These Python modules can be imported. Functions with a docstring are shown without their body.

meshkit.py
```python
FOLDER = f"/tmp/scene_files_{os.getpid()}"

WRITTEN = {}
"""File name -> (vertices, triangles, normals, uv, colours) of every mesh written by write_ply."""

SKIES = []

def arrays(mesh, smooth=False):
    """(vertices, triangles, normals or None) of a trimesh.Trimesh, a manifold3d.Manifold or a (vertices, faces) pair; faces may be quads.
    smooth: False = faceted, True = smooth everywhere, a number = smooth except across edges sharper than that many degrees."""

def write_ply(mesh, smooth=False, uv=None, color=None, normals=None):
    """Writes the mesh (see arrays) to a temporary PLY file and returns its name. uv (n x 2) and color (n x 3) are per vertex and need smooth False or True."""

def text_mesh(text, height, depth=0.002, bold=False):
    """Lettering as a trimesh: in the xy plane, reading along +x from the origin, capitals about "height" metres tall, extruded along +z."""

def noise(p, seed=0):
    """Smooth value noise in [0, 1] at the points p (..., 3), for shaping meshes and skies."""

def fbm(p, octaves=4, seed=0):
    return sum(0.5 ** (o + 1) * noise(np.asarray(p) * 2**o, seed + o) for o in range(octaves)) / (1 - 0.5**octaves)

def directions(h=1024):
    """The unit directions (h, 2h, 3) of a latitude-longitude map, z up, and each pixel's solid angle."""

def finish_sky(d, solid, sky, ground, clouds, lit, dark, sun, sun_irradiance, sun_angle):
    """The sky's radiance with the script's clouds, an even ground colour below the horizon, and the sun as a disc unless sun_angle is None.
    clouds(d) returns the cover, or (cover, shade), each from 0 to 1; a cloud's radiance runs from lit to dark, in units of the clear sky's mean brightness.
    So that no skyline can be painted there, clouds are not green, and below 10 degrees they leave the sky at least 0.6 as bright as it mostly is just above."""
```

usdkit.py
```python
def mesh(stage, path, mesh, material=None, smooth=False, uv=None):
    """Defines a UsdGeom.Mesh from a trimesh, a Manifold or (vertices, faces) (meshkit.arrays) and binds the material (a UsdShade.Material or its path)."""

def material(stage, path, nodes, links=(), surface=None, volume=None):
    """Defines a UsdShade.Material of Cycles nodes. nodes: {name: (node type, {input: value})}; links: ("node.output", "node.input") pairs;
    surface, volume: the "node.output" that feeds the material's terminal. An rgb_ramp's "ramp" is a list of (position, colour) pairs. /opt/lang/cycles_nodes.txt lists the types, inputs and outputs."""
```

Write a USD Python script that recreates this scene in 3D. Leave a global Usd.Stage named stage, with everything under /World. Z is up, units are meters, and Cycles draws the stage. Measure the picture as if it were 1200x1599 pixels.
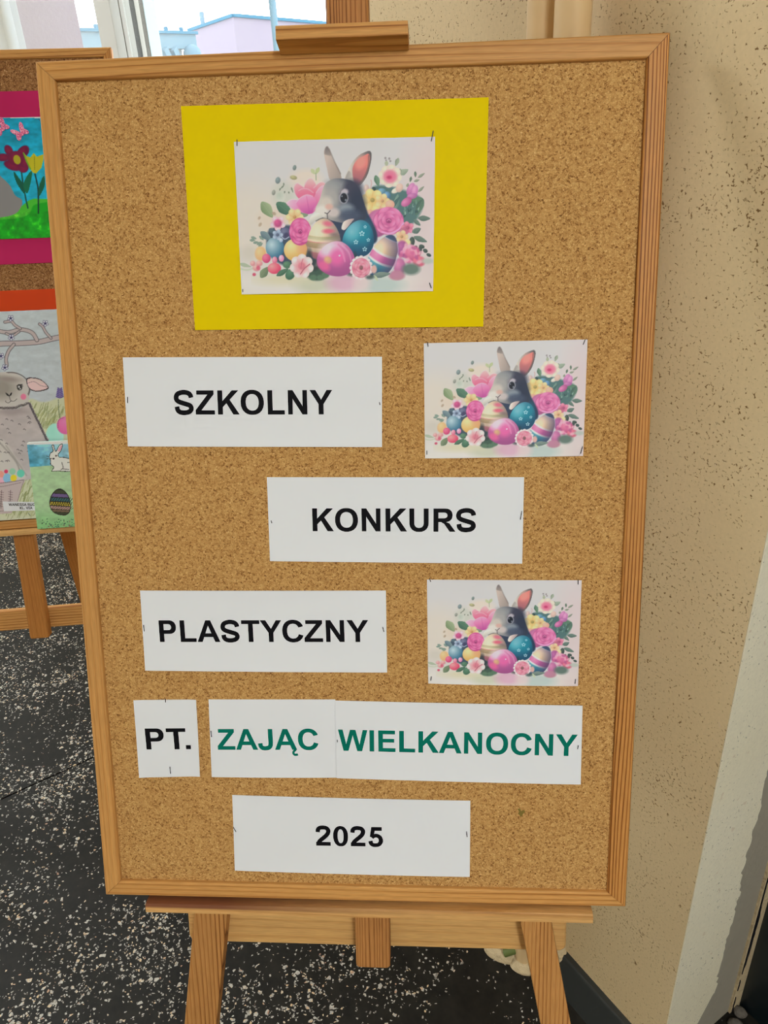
import math, random
import numpy as np, trimesh, shapely, manifold3d
import usdkit
from shapely.geometry import Polygon, LineString, Point, box as sbox
from shapely import affinity
from shapely.ops import unary_union
from scipy.spatial import cKDTree
from scipy.spatial.transform import Rotation as Rot
from pxr import Usd, UsdGeom, UsdLux, UsdShade, Gf, Sdf, Vt

stage = Usd.Stage.CreateInMemory()
UsdGeom.SetStageUpAxis(stage, 'Z')
UsdGeom.SetStageMetersPerUnit(stage, 1.0)
UsdGeom.Xform.Define(stage, '/World')

# ------------------------------------------------------------------ camera, sky, light, exposure
CAM_H = 1.5
FOCAL_PX = 1250.0
g = np.array([0.05227, 0.87621, 0.47909]); g /= np.linalg.norm(g)   # gravity seen from the camera (x right, y down, z ahead)
up = -g; fwd = np.array([0, 0, 1.0]) - up * up[2]; fwd /= np.linalg.norm(fwd); rgt = np.cross(fwd, up)
C2W = np.array([rgt, fwd, up])                          # camera axes -> world axes
cam = UsdGeom.Camera.Define(stage, '/World/camera')
cam.CreateHorizontalApertureAttr(24.0)
cam.CreateVerticalApertureAttr(24.0 * 1599 / 1200)
cam.CreateFocalLengthAttr(24.0 * FOCAL_PX / 1200)
cam.CreateClippingRangeAttr(Gf.Vec2f(0.05, 500))
cx, cy, cz = C2W[:, 0], -C2W[:, 1], -C2W[:, 2]          # camera right, up, back in the world
cam.AddTransformOp().Set(Gf.Matrix4d(*cx, 0, *cy, 0, *cz, 0, 0, 0, CAM_H, 1))
EXPOSURE = 0.0
cam.CreateExposureAttr(EXPOSURE)
SKY = 1.2
LAMP = 51.0
dome = UsdLux.DomeLight.Define(stage, '/World/sky')
dome.CreateColorAttr(Gf.Vec3f(0.93, 0.97, 1.0))
dome.CreateIntensityAttr(SKY)

# ------------------------------------------------------------------ helpers
def lin(c, k=1.0):
    c = np.asarray(c, float) / 255.0
    return np.where(c <= 0.04045, c / 12.92, ((np.maximum(c, 0) + 0.055) / 1.055) ** 2.4) * k

used = {}
def numbered(parent, name):
    n = used.get((parent, name), 0); used[(parent, name)] = n + 1
    return name if n == 0 else f'{name}_{n:03d}'

def xf(M=None, p=(0, 0, 0)):
    M = np.eye(3) if M is None else np.asarray(M)
    return Gf.Matrix4d(*M[:, 0], 0, *M[:, 1], 0, *M[:, 2], 0, *map(float, p), 1)

def tag(prim, label=None, cat=None, group=None, kind=None):
    prim = prim.GetPrim() if hasattr(prim, 'GetPrim') else prim
    for k, v in (('label', label), ('category', cat), ('group', group), ('kind', kind)):
        if v: prim.SetCustomDataByKey(k, v)
    return prim

def thing(name, label, cat=None, M=None, p=(0, 0, 0), group=None, kind=None):
    x = UsdGeom.Xform.Define(stage, '/World/' + numbered('/World', name))
    x.AddTransformOp().Set(xf(M, p))
    return tag(x, label, cat, group, kind)

def obj(name, mesh, m, parent=None, smooth=25, label=None, color=None, kind=None):
    pp = '/World' if parent is None else str(parent.GetPath())
    path = pp + '/' + numbered(pp, name)
    if color is not None: smooth = False if smooth == 25 else smooth
    ms = usdkit.mesh(stage, path, mesh, MATS[m] if isinstance(m, str) else m, smooth=smooth)
    if color is not None:
        UsdGeom.PrimvarsAPI(ms).CreatePrimvar('paint', Sdf.ValueTypeNames.Color3fArray, 'vertex').Set(Vt.Vec3fArray.FromNumpy(np.asarray(color, np.float32)))
    return tag(ms, label, kind=kind)

def rbox(lo, hi, r=0.0015, M=None):
    """A box with chamfered edges."""
    lo, hi = np.minimum(lo, hi).astype(float), np.maximum(lo, hi).astype(float)
    r = min(r, 0.45 * (hi - lo).min())
    pts = []
    for sx in (0, 1):
        for sy in (0, 1):
            for sz in (0, 1):
                c = np.where([sx, sy, sz], hi, lo); s = np.where([sx, sy, sz], -1.0, 1.0)
                for k in range(3):
                    e = s * r; e[k] = 0; pts.append(c + e)
                e = s * r * 0.3; pts.append(c + e)
    h = trimesh.convex.convex_hull(np.array(pts))
    if M is not None: h.apply_transform(M)
    return h

def hull(pts):
    return trimesh.convex.convex_hull(np.asarray(pts, float))

def prism(poly2, z0, z1, inset=0.0):
    """Convex outline (x, y) from z0 to z1 with both rims drawn in by inset (a chamfer)."""
    P = Polygon(poly2)
    pts = []
    Q = P.buffer(-inset, join_style=2) if inset else P
    for q, zs in ((P, (z0 + inset, z1 - inset)), (Q, (z0, z1))):
        for z in zs: pts += [(x, y, z) for x, y in q.exterior.coords[:-1]]
    return hull(pts)

def bar(a, b, w, t, r=0.002, side=(0, 0, 1)):
    """A straight square bar from a to b, w wide across, t thick along `side`."""
    a, b = np.asarray(a, float), np.asarray(b, float); d = b - a; L = np.linalg.norm(d); d /= L
    n = np.asarray(side, float); n -= d * (n @ d); n /= np.linalg.norm(n); u = np.cross(d, n)
    T = np.eye(4); T[:3, 0], T[:3, 1], T[:3, 2], T[:3, 3] = u, d, n, a
    return rbox((-w / 2, 0, -t / 2), (w / 2, L, t / 2), r, T)

def extrude(poly, z0, h):
    gs = [q for q in getattr(poly, 'geoms', [poly]) if q.geom_type == 'Polygon' and q.area > 1e-12]
    m = trimesh.util.concatenate([trimesh.creation.extrude_polygon(q, h, engine='earcut') for q in gs])
    m.apply_translation((0, 0, z0)); return m

def cyl(a, b, r, n=20):
    return trimesh.creation.cylinder(radius=r, segment=[a, b], sections=n)

# ------------------------------------------------------------------ materials
MATS = {}
def mat(name, nodes, links, surface='p.BSDF'):
    MATS[name] = usdkit.material(stage, '/World/Looks/' + name, nodes, links, surface=surface); return MATS[name]

def plain(name, c, rough=0.6, spec=0.3, metal=0.0, bump=None):
    nodes = {'p': ('principled_bsdf', {'base_color': tuple(c), 'roughness': rough, 'specular_ior_level': spec, 'metallic': metal})}
    links = []
    if bump:
        nodes |= {'tc': ('texture_coordinate', {}), 'n': ('noise_texture', {'scale': bump[0], 'detail': 4.0}), 'b': ('bump', {'strength': bump[1], 'distance': bump[2]})}
        links = [('tc.object', 'n.vector'), ('n.fac', 'b.height'), ('b.normal', 'p.normal')]
    return mat(name, nodes, links)

def pine(name, axis, light, mid, dark, spacing=0.005, rough=0.42, across=None, contrast=1.0, heart=False):
    """Softwood with growth rings running along one local axis: uneven spacing, soft to the left and sharp to the right of each ring."""
    sc = [1.0, 1.0, 1.0]; sc['xyz'.index(axis)] = 0.05
    across = across or ('y' if axis == 'x' else 'x')
    return mat(name, {
        'tc': ('texture_coordinate', {}), 'oi': ('object_info', {}), 'mr': ('math', {'math_type': 'multiply', 'value2': 7.3}),
        'cx': ('combine_xyz', {}), 'ad': ('vector_math', {'math_type': 'add'}), 'mp': ('mapping', {'scale': tuple(sc)}),
        'wn': ('noise_texture', {'scale': 26.0, 'detail': 2.0, 'roughness': 0.45}), 'wa': ('mix_vector', {'fac': 0.022}),
        'w': ('wave_texture', {'wave_type': 'bands', 'bands_direction': across, 'profile': 'saw', 'scale': 2 * math.pi / (20 * spacing), 'distortion': 1.2, 'detail': 2.0, 'detail_scale': 0.6, 'detail_roughness': 0.5}),
        'n1': ('noise_texture', {'scale': 45.0, 'detail': 2.0}), 'n2': ('noise_texture', {'scale': 900.0, 'detail': 2.0}), 'n3': ('noise_texture', {'scale': 18.0, 'detail': 2.0}),
        'am': ('map_range', {'from_min': 0.34, 'from_max': 0.66, 'to_min': 0.25 * contrast, 'to_max': 1.0 * contrast, 'clamp': True}),
        'rw': ('rgb_ramp', {'ramp': [(0.0, (0.55,) * 3), (0.10, (0.1,) * 3), (0.5, (0.0,) * 3), (0.78, (0.35,) * 3), (0.93, (1.0,) * 3), (1.0, (0.9,) * 3)]}), 'bw': ('rgb_to_bw', {}),
        'k': ('math', {'math_type': 'multiply', 'use_clamp': True}),
        'r': ('rgb_ramp', {'ramp': [(0.0, light), (0.45, mid), (1.0, dark)]}),
        'r2': ('rgb_ramp', {'ramp': [(0.3, (0.84, 0.83, 0.82)), (0.7, (1.06, 1.06, 1.06))]}), 'r3': ('rgb_ramp', {'ramp': [(0.3, (0.86, 0.84, 0.82)), (0.7, (1.06, 1.06, 1.06))]}),
        'mx': ('mix', {'mix_type': 'multiply', 'fac': 1.0}), 'mx3': ('mix', {'mix_type': 'multiply', 'fac': 1.0}),
        'b': ('bump', {'strength': 0.10, 'distance': 0.0004, 'invert': True}), 'hs': ('separate_xyz', {}), 'hx': ('map_range', {'from_min': -0.16, 'from_max': 0.10, 'to_min': 1.0, 'to_max': 0.0, 'clamp': True}),
        'hy': ('map_range', {'from_min': -0.0105, 'from_max': -0.0080, 'clamp': True}), 'hm': ('math', {'math_type': 'multiply'}), 'hmix': ('mix', {'color2': tuple(lin((122, 74, 48)))}),
        'p': ('principled_bsdf', {'roughness': rough + 0.06, 'specular_ior_level': 0.2})},
        [('oi.random', 'mr.value1'), ('mr.value', 'cx.x'), ('mr.value', 'cx.y'), ('mr.value', 'cx.z'), ('tc.object', 'ad.vector1'), ('cx.vector', 'ad.vector2'),
         ('ad.vector', 'mp.vector'), ('mp.vector', 'wn.vector'), ('mp.vector', 'wa.a'), ('wn.color', 'wa.b'), ('wa.result', 'w.vector'), ('mp.vector', 'n1.vector'), ('mp.vector', 'n2.vector'), ('mp.vector', 'n3.vector'),
         ('n1.fac', 'am.value'), ('w.fac', 'rw.fac'), ('rw.color', 'bw.color'), ('bw.val', 'k.value1'), ('am.result', 'k.value2'), ('k.value', 'r.fac'),
         ('n2.fac', 'r2.fac'), ('n3.fac', 'r3.fac'), ('r.color', 'mx.color1'), ('r2.color', 'mx.color2'), ('mx.color', 'mx3.color1'), ('r3.color', 'mx3.color2'), ('tc.object', 'hs.vector'), ('hs.x', 'hx.value'), ('hs.y', 'hy.value'), ('hx.result', 'hm.value1'), ('hy.result', 'hm.value2'), ('mx3.color', 'hmix.color1')] + ([('hm.value', 'hmix.fac')] if heart else []) + [('hmix.color' if heart else 'mx3.color', 'p.base_color'), ('k.value', 'b.height'), ('b.normal', 'p.normal')])

W_L, W_M, W_D = lin((210, 156, 90)), lin((192, 132, 68)), lin((140, 84, 38))
pine('pine_along_x', 'x', W_L, W_M, W_D, 0.0062, contrast=1.1)
pine('pine_along_y', 'y', W_L, W_M, W_D, 0.0050, contrast=0.5)
pine('pine_heart_x', 'x', lin((214, 166, 104)), lin((202, 150, 88)), lin((160, 108, 56)), 0.009, contrast=0.8, heart=True)
pine('pine_mast_y', 'y', lin((186, 130, 74)), lin((154, 98, 48)), lin((102, 58, 24)), 0.0034, contrast=1.3)
pine('pine_shaded_y', 'y', lin((186, 124, 60)), lin((170, 108, 48)), lin((140, 84, 36)), 0.0070, contrast=0.5)  # darker copy of the plain pine: shade on the second easel painted in
pine('pine_leg_y', 'y', lin((196, 142, 82)), lin((176, 118, 62)), lin((122, 74, 34)), 0.0050, contrast=1.25)
pine('pine_fine_y', 'y', lin((208, 148, 80)), lin((174, 110, 50)), lin((116, 64, 22)), 0.0032, contrast=1.4)
pine('pine_pale_x', 'x', lin((218, 172, 108)), lin((206, 156, 92)), lin((166, 114, 60)), 0.011, contrast=0.7)

def cork(name, tints, s1=540.0):
    mat(name, {
        'tc': ('texture_coordinate', {}), 'nd': ('noise_texture', {'scale': 300.0, 'detail': 2.0}),
        'mv': ('mix_vector', {'fac': 0.0016}), 'sub': ('vector_math', {'math_type': 'add'}),
        'v': ('voronoi_texture', {'scale': s1, 'feature': 'f1', 'randomness': 1.0}), 'sp': ('separate_color', {}),
        'v2': ('voronoi_texture', {'scale': s1 * 2.3, 'feature': 'f1'}), 'sp2': ('separate_color', {}),
        've': ('voronoi_texture', {'scale': s1, 'feature': 'distance_to_edge'}), 'er': ('rgb_ramp', {'ramp': [(0.0, (0.72, 0.70, 0.68)), (0.10, (1, 1, 1))]}),
        'mm': ('math', {'math_type': 'multiply_add', 'value2': 0.62}), 'm3': ('math', {'math_type': 'multiply', 'value2': 0.38}),
        'r': ('rgb_ramp', {'ramp': tints}), 'mx': ('mix', {'mix_type': 'multiply', 'fac': 1.0}),
        'b': ('bump', {'strength': 0.35, 'distance': 0.0008}),
        'p': ('principled_bsdf', {'roughness': 0.85, 'specular_ior_level': 0.15})},
        [('tc.object', 'nd.vector'), ('tc.object', 'mv.a'), ('nd.color', 'mv.b'), ('mv.result', 'v.vector'), ('mv.result', 'v2.vector'), ('mv.result', 've.vector'),
         ('v.color', 'sp.color'), ('v2.color', 'sp2.color'), ('sp2.r', 'm3.value1'), ('sp.r', 'mm.value1'), ('m3.value', 'mm.value3'), ('mm.value', 'r.fac'),
         ('ve.distance', 'er.fac'), ('r.color', 'mx.color1'), ('er.color', 'mx.color2'), ('mx.color', 'p.base_color'), ('sp.r', 'b.height'), ('b.normal', 'p.normal')])
cork('cork', [(0.0, lin((104, 66, 30))), (0.14, lin((140, 96, 50))), (0.30, lin((186, 138, 80))), (0.7, lin((204, 158, 96))), (0.9, lin((214, 172, 110))), (1.0, lin((226, 190, 134)))])

cork('cork_coarse_shaded', [(0.0, lin((78, 44, 22))), (0.16, lin((108, 68, 38))), (0.34, lin((146, 102, 62))), (0.7, lin((166, 120, 76))), (0.9, lin((188, 144, 98))), (1.0, lin((214, 178, 134)))], 400.0)  # coarser grain; tints also darkened, putting the second board's shade into the colour
mat('print', {'a': ('attribute', {'attribute': 'paint'}), 'p': ('principled_bsdf', {'roughness': 0.5, 'specular_ior_level': 0.3})}, [('a.color', 'p.base_color')])
plain('paper', (0.80, 0.815, 0.85), 0.6, 0.25)
plain('ink_black', lin((10, 10, 16)), 0.6, 0.12)
plain('ink_green', (0.0, 0.165, 0.118), 0.6, 0.1)
plain('staple_metal', (0.028, 0.028, 0.032), 0.5, 0.4, 0.0)
plain('yellow_card', (0.80, 0.60, 0.0), 0.7, 0.08)
plain('pink_card', lin((188, 24, 92)), 0.62, 0.25)
plain('orange_card', lin((208, 64, 4)), 0.62, 0.25)
plain('canvas_edge', lin((215, 228, 222)), 0.7)
plain('pvc', lin((176, 173, 166)), 0.35, 0.5)
plain('pvc_skylit', lin((190, 214, 226)), 0.35, 0.5)  # lighter bluish copy of pvc: sky light and reflection painted into the colour
plain('rubber', lin((14, 16, 24)), 0.6)
plain('pipe_paint', lin((218, 186, 138)), 0.4, 0.45)
plain('stain', lin((126, 108, 52)), 0.8, 0.1)
plain('green_paint', lin((92, 104, 52)), 0.5)
plain('skirting', lin((40, 42, 40)), 0.38, 0.5, bump=(120.0, 0.2, 0.002))
plain('door_paint', lin((16, 26, 30)), 0.35, 0.5, bump=(30.0, 0.2, 0.003))
plain('ceiling_white', lin((235, 232, 224)), 0.8)
plain('room_wall', lin((226, 220, 208)), 0.7)
plain('plaster_grey', lin((158, 150, 134)), 0.85, 0.15, bump=(60.0, 0.5, 0.004))
plain('rubble', lin((104, 97, 88)), 0.95, 0.1, bump=(140.0, 0.8, 0.006))
plain('plaster_rough', lin((196, 176, 140)), 0.9, 0.1, bump=(140.0, 0.8, 0.006))
plain('lamp_body', lin((230, 230, 228)), 0.5)
plain('render_pink', lin((164, 152, 170)), 0.85, 0.1, bump=(30.0, 0.3, 0.01))
plain('render_mauve', lin((140, 124, 141)), 0.85, 0.1, bump=(45.0, 0.5, 0.01))
plain('render_pale', lin((172, 178, 184)), 0.85, 0.1)
plain('roof_blue', lin((46, 122, 156)), 0.5)
plain('metal_blue', lin((112, 146, 166)), 0.5)
plain('yard', lin((150, 150, 146)), 0.9)
mat('lamp_glow', {'e': ('emission', {'color': (0.90, 0.96, 1.0), 'strength': LAMP})}, [], surface='e.emission')
mat('glass', {'t': ('transparent_bsdf', {'color': (0.95, 0.98, 0.98)}), 'g': ('glossy_bsdf', {'roughness': 0.02, 'color': (1, 1, 1)}), 'f': ('layer_weight', {'blend': 0.5}), 'pw': ('math', {'math_type': 'power', 'value2': 5.0}), 'ma': ('math', {'math_type': 'multiply_add', 'value2': 0.8, 'value3': 0.04}), 'm': ('mix_closure', {})},
    [('f.facing', 'pw.value1'), ('pw.value', 'ma.value1'), ('ma.value', 'm.fac'), ('t.BSDF', 'm.closure1'), ('g.BSDF', 'm.closure2')], surface='m.closure')

def terrazzo():
    """Dark cement with angular pale stone chips; the chips thin out in patches."""
    mat('terrazzo', {
        'tc': ('texture_coordinate', {}), 'mp': ('mapping', {'scale': (1.0, 1.0, 0.0)}),
        'nd': ('noise_texture', {'scale': 90.0, 'detail': 1.0}), 'mv': ('mix_vector', {'fac': 0.006}),
        'v': ('voronoi_texture', {'scale': 120.0, 'dimensions': '3D'}), 've': ('voronoi_texture', {'scale': 120.0, 'feature': 'distance_to_edge'}),
        'u': ('voronoi_texture', {'scale': 235.0}), 'ue': ('voronoi_texture', {'scale': 235.0, 'feature': 'distance_to_edge'}),
        'sv': ('separate_color', {}), 'su': ('separate_color', {}),
        'dn': ('noise_texture', {'scale': 5.0, 'detail': 3.0}), 'dm': ('map_range', {'from_min': 0.36, 'from_max': 0.62, 'to_min': 0.95, 'to_max': 0.70, 'clamp': True}),
        'dm2': ('math', {'math_type': 'add', 'value2': 0.07}), 'sx': ('separate_xyz', {}), 'bd': ('map_range', {'from_min': -0.30, 'from_max': -0.06, 'to_min': 0.0, 'to_max': 0.24, 'clamp': True}), 'dd': ('math', {'math_type': 'add'}),
        'c1': ('math', {'math_type': 'greater_than'}), 'e1': ('map_range', {'from_min': 0.10, 'from_max': 0.16, 'clamp': True}), 'k1': ('math', {'math_type': 'multiply'}),
        'c2': ('math', {'math_type': 'greater_than'}), 'e2': ('map_range', {'from_min': 0.10, 'from_max': 0.18, 'clamp': True}), 'k2': ('math', {'math_type': 'multiply'}),
        'mx': ('math', {'math_type': 'maximum'}),
        'chip': ('rgb_ramp', {'ramp': [(0.0, lin((118, 112, 104))), (0.3, lin((160, 155, 144))), (0.7, lin((186, 182, 170))), (0.93, lin((206, 180, 140))), (1.0, lin((170, 130, 110)))]}),
        'gn': ('noise_texture', {'scale': 30.0, 'detail': 6.0, 'roughness': 0.7}), 'gr': ('rgb_ramp', {'ramp': [(0.3, lin((22, 20, 16))), (0.7, lin((38, 35, 29)))]}),
        'mix': ('mix', {}), 'p': ('principled_bsdf', {'roughness': 0.55, 'specular_ior_level': 0.13})},
        [('tc.object', 'mp.vector'), ('mp.vector', 'nd.vector'), ('mp.vector', 'mv.a'), ('nd.color', 'mv.b'),
         ('mv.result', 'v.vector'), ('mv.result', 've.vector'), ('mv.result', 'u.vector'), ('mv.result', 'ue.vector'), ('mp.vector', 'dn.vector'), ('mp.vector', 'gn.vector'),
         ('v.color', 'sv.color'), ('u.color', 'su.color'), ('dn.fac', 'dm.value'), ('tc.object', 'sx.vector'), ('sx.y', 'bd.value'), ('dm.result', 'dd.value1'), ('bd.result', 'dd.value2'), ('dd.value', 'dm2.value1'),
         ('sv.r', 'c1.value1'), ('dm2.value', 'c1.value2'), ('ve.distance', 'e1.value'), ('c1.value', 'k1.value1'), ('e1.result', 'k1.value2'),
         ('su.r', 'c2.value1'), ('dd.value', 'c2.value2'), ('ue.distance', 'e2.value'), ('c2.value', 'k2.value1'), ('e2.result', 'k2.value2'),
         ('k1.value', 'mx.value1'), ('k2.value', 'mx.value2'), ('su.g', 'chip.fac'), ('gn.fac', 'gr.fac'),
         ('mx.value', 'mix.fac'), ('gr.color', 'mix.color1'), ('chip.color', 'mix.color2'), ('mix.color', 'p.base_color')])
terrazzo()

def speckled(name, base, base2, dark, amount=0.0):
    """Oil-painted wall of coarse plaster: the paint lies in dark pits and a few pale chips."""
    mat(name, {
        'tc': ('texture_coordinate', {}), 'n': ('noise_texture', {'scale': 260.0, 'detail': 2.0, 'roughness': 0.5}), 'n2': ('noise_texture', {'scale': 150.0, 'detail': 2.0, 'distortion': 1.5}),
        'cl': ('noise_texture', {'scale': 9.0, 'detail': 2.0}), 'cm': ('math', {'math_type': 'multiply_add', 'value2': 0.16, 'value3': -0.08}),
        'a': ('math', {'math_type': 'add'}), 't1': ('map_range', {'from_min': 0.615 - amount, 'from_max': 0.700 - amount, 'clamp': True}),
        'a2': ('math', {'math_type': 'add'}), 't2': ('map_range', {'from_min': 0.680 - amount, 'from_max': 0.715 - amount, 'clamp': True}), 'mxm': ('math', {'math_type': 'maximum'}),
        'pl': ('noise_texture', {'scale': 70.0, 'detail': 2.0}), 'pm': ('math', {'math_type': 'add', 'value2': 0.0}), 'pt': ('map_range', {'from_min': 0.70, 'from_max': 0.74, 'to_max': 0.45, 'clamp': True}),
        'big': ('noise_texture', {'scale': 2.2, 'detail': 3.0}), 'br': ('rgb_ramp', {'ramp': [(0.35, base), (0.65, base2)]}),
        'mot': ('noise_texture', {'scale': 220.0, 'detail': 3.0}), 'mr': ('rgb_ramp', {'ramp': [(0.3, (0.96, 0.96, 0.96)), (0.7, (1.03, 1.03, 1.03))]}), 'mm': ('mix', {'mix_type': 'multiply', 'fac': 1.0}),
        'm1': ('mix', {'color2': tuple(lin((214, 190, 158)))}), 'm2': ('mix', {'color2': dark}),
        'b': ('bump', {'strength': 0.4, 'distance': 0.0015, 'invert': True}),
        'p': ('principled_bsdf', {'roughness': 0.5, 'specular_ior_level': 0.35})},
        [('tc.object', k + '.vector') for k in ('n', 'n2', 'cl', 'pl', 'big', 'mot')] +
        [('cl.fac', 'cm.value1'), ('n.fac', 'a.value1'), ('cm.value', 'a.value2'), ('a.value', 't1.value'), ('n2.fac', 'a2.value1'), ('cm.value', 'a2.value2'), ('a2.value', 't2.value'),
         ('t1.result', 'mxm.value1'), ('t2.result', 'mxm.value2'), ('pl.fac', 'pm.value1'), ('pm.value', 'pt.value'),
         ('big.fac', 'br.fac'), ('br.color', 'mm.color1'), ('mot.fac', 'mr.fac'), ('mr.color', 'mm.color2'), ('mm.color', 'm1.color1'), ('pt.result', 'm1.fac'),
         ('m1.color', 'm2.color1'), ('mxm.value', 'm2.fac'), ('m2.color', 'p.base_color'), ('mxm.value', 'b.height'), ('b.normal', 'p.normal')])
speckled('wall_paint', lin((212, 187, 143)), lin((219, 196, 154)), tuple(lin((136, 104, 62))))
speckled('return_paint', lin((242, 232, 202)), lin((245, 237, 212)), tuple(lin((128, 118, 92))), amount=-0.055)

mat('glitter_pink', {'tc': ('texture_coordinate', {}), 'v': ('voronoi_texture', {'scale': 900.0}), 's': ('separate_color', {}), 'r': ('rgb_ramp', {'ramp': [(0.0, lin((190, 40, 110))), (0.5, lin((236, 110, 160))), (0.85, lin((250, 190, 215)))]}),
    'p': ('principled_bsdf', {'roughness': 0.3, 'specular_ior_level': 0.7})}, [('tc.object', 'v.vector'), ('v.color', 's.color'), ('s.r', 'r.fac'), ('r.color', 'p.base_color')])

# ------------------------------------------------------------------ the room: wall frame with x along the window wall towards the viewer, y outwards, z up
WA = np.array([0.288, 0.904, 0.0]); WD = np.array([0.5145, -0.8575, 0.0]); WO = np.array([0.8575, 0.5145, 0.0])
WM = np.array([WD, WO, [0, 0, 1.0]]).T
ROOM_S, ROOM_N, ROOM_W, CEIL = -7.0, 3.2, -2.9, 3.1
EDGE = 0.219                                            # the wall ends here, at the recess of the door
WIN0, WIN1, SILL, HEAD = -5.7, -0.585, 0.92, 2.65
def wbox(s0, s1, o0, o1, z0, z1, r=0.0): return rbox((s0, o0, z0), (s1, o1, z1), r) if r else trimesh.creation.box(bounds=[(s0, o0, z0), (s1, o1, z1)])
def wthing(name, label, cat=None, **k): return thing(name, label, cat, WM, WA, **k)

fl = wthing('floor', 'dark terrazzo floor with pale stone chips and thin slab joints', kind='structure')
# joint seen in the photograph: from (-0.976, 1.403) to (-0.785, 1.526); the slabs follow it
jd = np.array([0.1909, 0.1225]); ja = math.degrees(math.atan2(jd[1], jd[0])); jp = np.array([-0.9763, 1.4033])
room = Polygon([(ROOM_S, 0.34), (ROOM_S, ROOM_W), (ROOM_N, ROOM_W), (ROOM_N, 0.34)])
wm2 = np.linalg.inv(WM)
jl = wm2 @ np.array([*(jp - WA[:2]), 0]); jdl = wm2 @ np.array([*jd, 0]); jang = math.degrees(math.atan2(jdl[1], jdl[0]))
SL = 3.0
for i in range(-4, 4):
    for j in range(-3, 3):
        q = affinity.translate(affinity.rotate(sbox(i * SL + 1.5, j * SL + 0.0025, (i + 1) * SL + 1.5 - 0.005, (j + 1) * SL - 0.0025), jang, origin=(0, 0)), jl[0], jl[1]).intersection(room)
        if q.area > 1e-4: obj('slab', extrude(q, -0.003, 0.003), 'terrazzo', fl, smooth=False)
obj('joint_bed', extrude(room, -0.06, 0.0568), 'rubber', fl, smooth=False)

wr = wthing('wall_right', 'beige oil-painted window wall full of small dark pits, ending in a broken plaster edge', kind='structure')
rw = random.Random(3)
solid = manifold3d.Manifold.cube((EDGE - ROOM_S, 0.34, CEIL)).translate((ROOM_S, 0, 0)) - manifold3d.Manifold.cube((WIN1 - WIN0, 1, HEAD - SILL)).translate((WIN0, -0.3, SILL))
obj('painted_plaster', solid, 'wall_paint', wr, smooth=False)
obj('painted_plaster', wbox(1.35, ROOM_N, 0, 0.34, 0, CEIL), 'wall_paint', wr, smooth=False)
obj('lintel', wbox(EDGE, 1.35, 0, 0.34, 2.15, CEIL), 'wall_paint', wr, smooth=False)
# the end face of the wall: old paint, then bare grey plaster, then a crumbling strip beside the door frame
def ragged(y0, y1, z0, z1, amp, seed, step=0.012):
    r = random.Random(seed); n = int((z1 - z0) / step); pts = []; w = 0.0
    for k in range(n + 1):
        w = 0.86 * w + r.gauss(0, amp * 0.5); pts.append((y1 + w + r.gauss(0, amp * 0.35), z0 + k * step))
    return Polygon([(y0, z0)] + pts + [(y0, z1)]).buffer(0)
def on_end(poly, t, base=EDGE):
    m = extrude(poly, 0, t); v = m.vertices.copy(); m.vertices = np.c_[base + v[:, 2], v[:, 0], v[:, 1]]; return m
low = [(0.0, 0.0), (0.055, 0.0), (0.075, 0.03), (0.10, 0.055), (0.112, 0.09)]
cream = ragged(0.0, 0.118, 0.0, CEIL, 0.0034, 5, 0.009).difference(Polygon([(0.05, -0.1), (0.2, -0.1), (0.2, 0.12), (0.118, 0.12), (0.085, 0.05)]))
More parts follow.
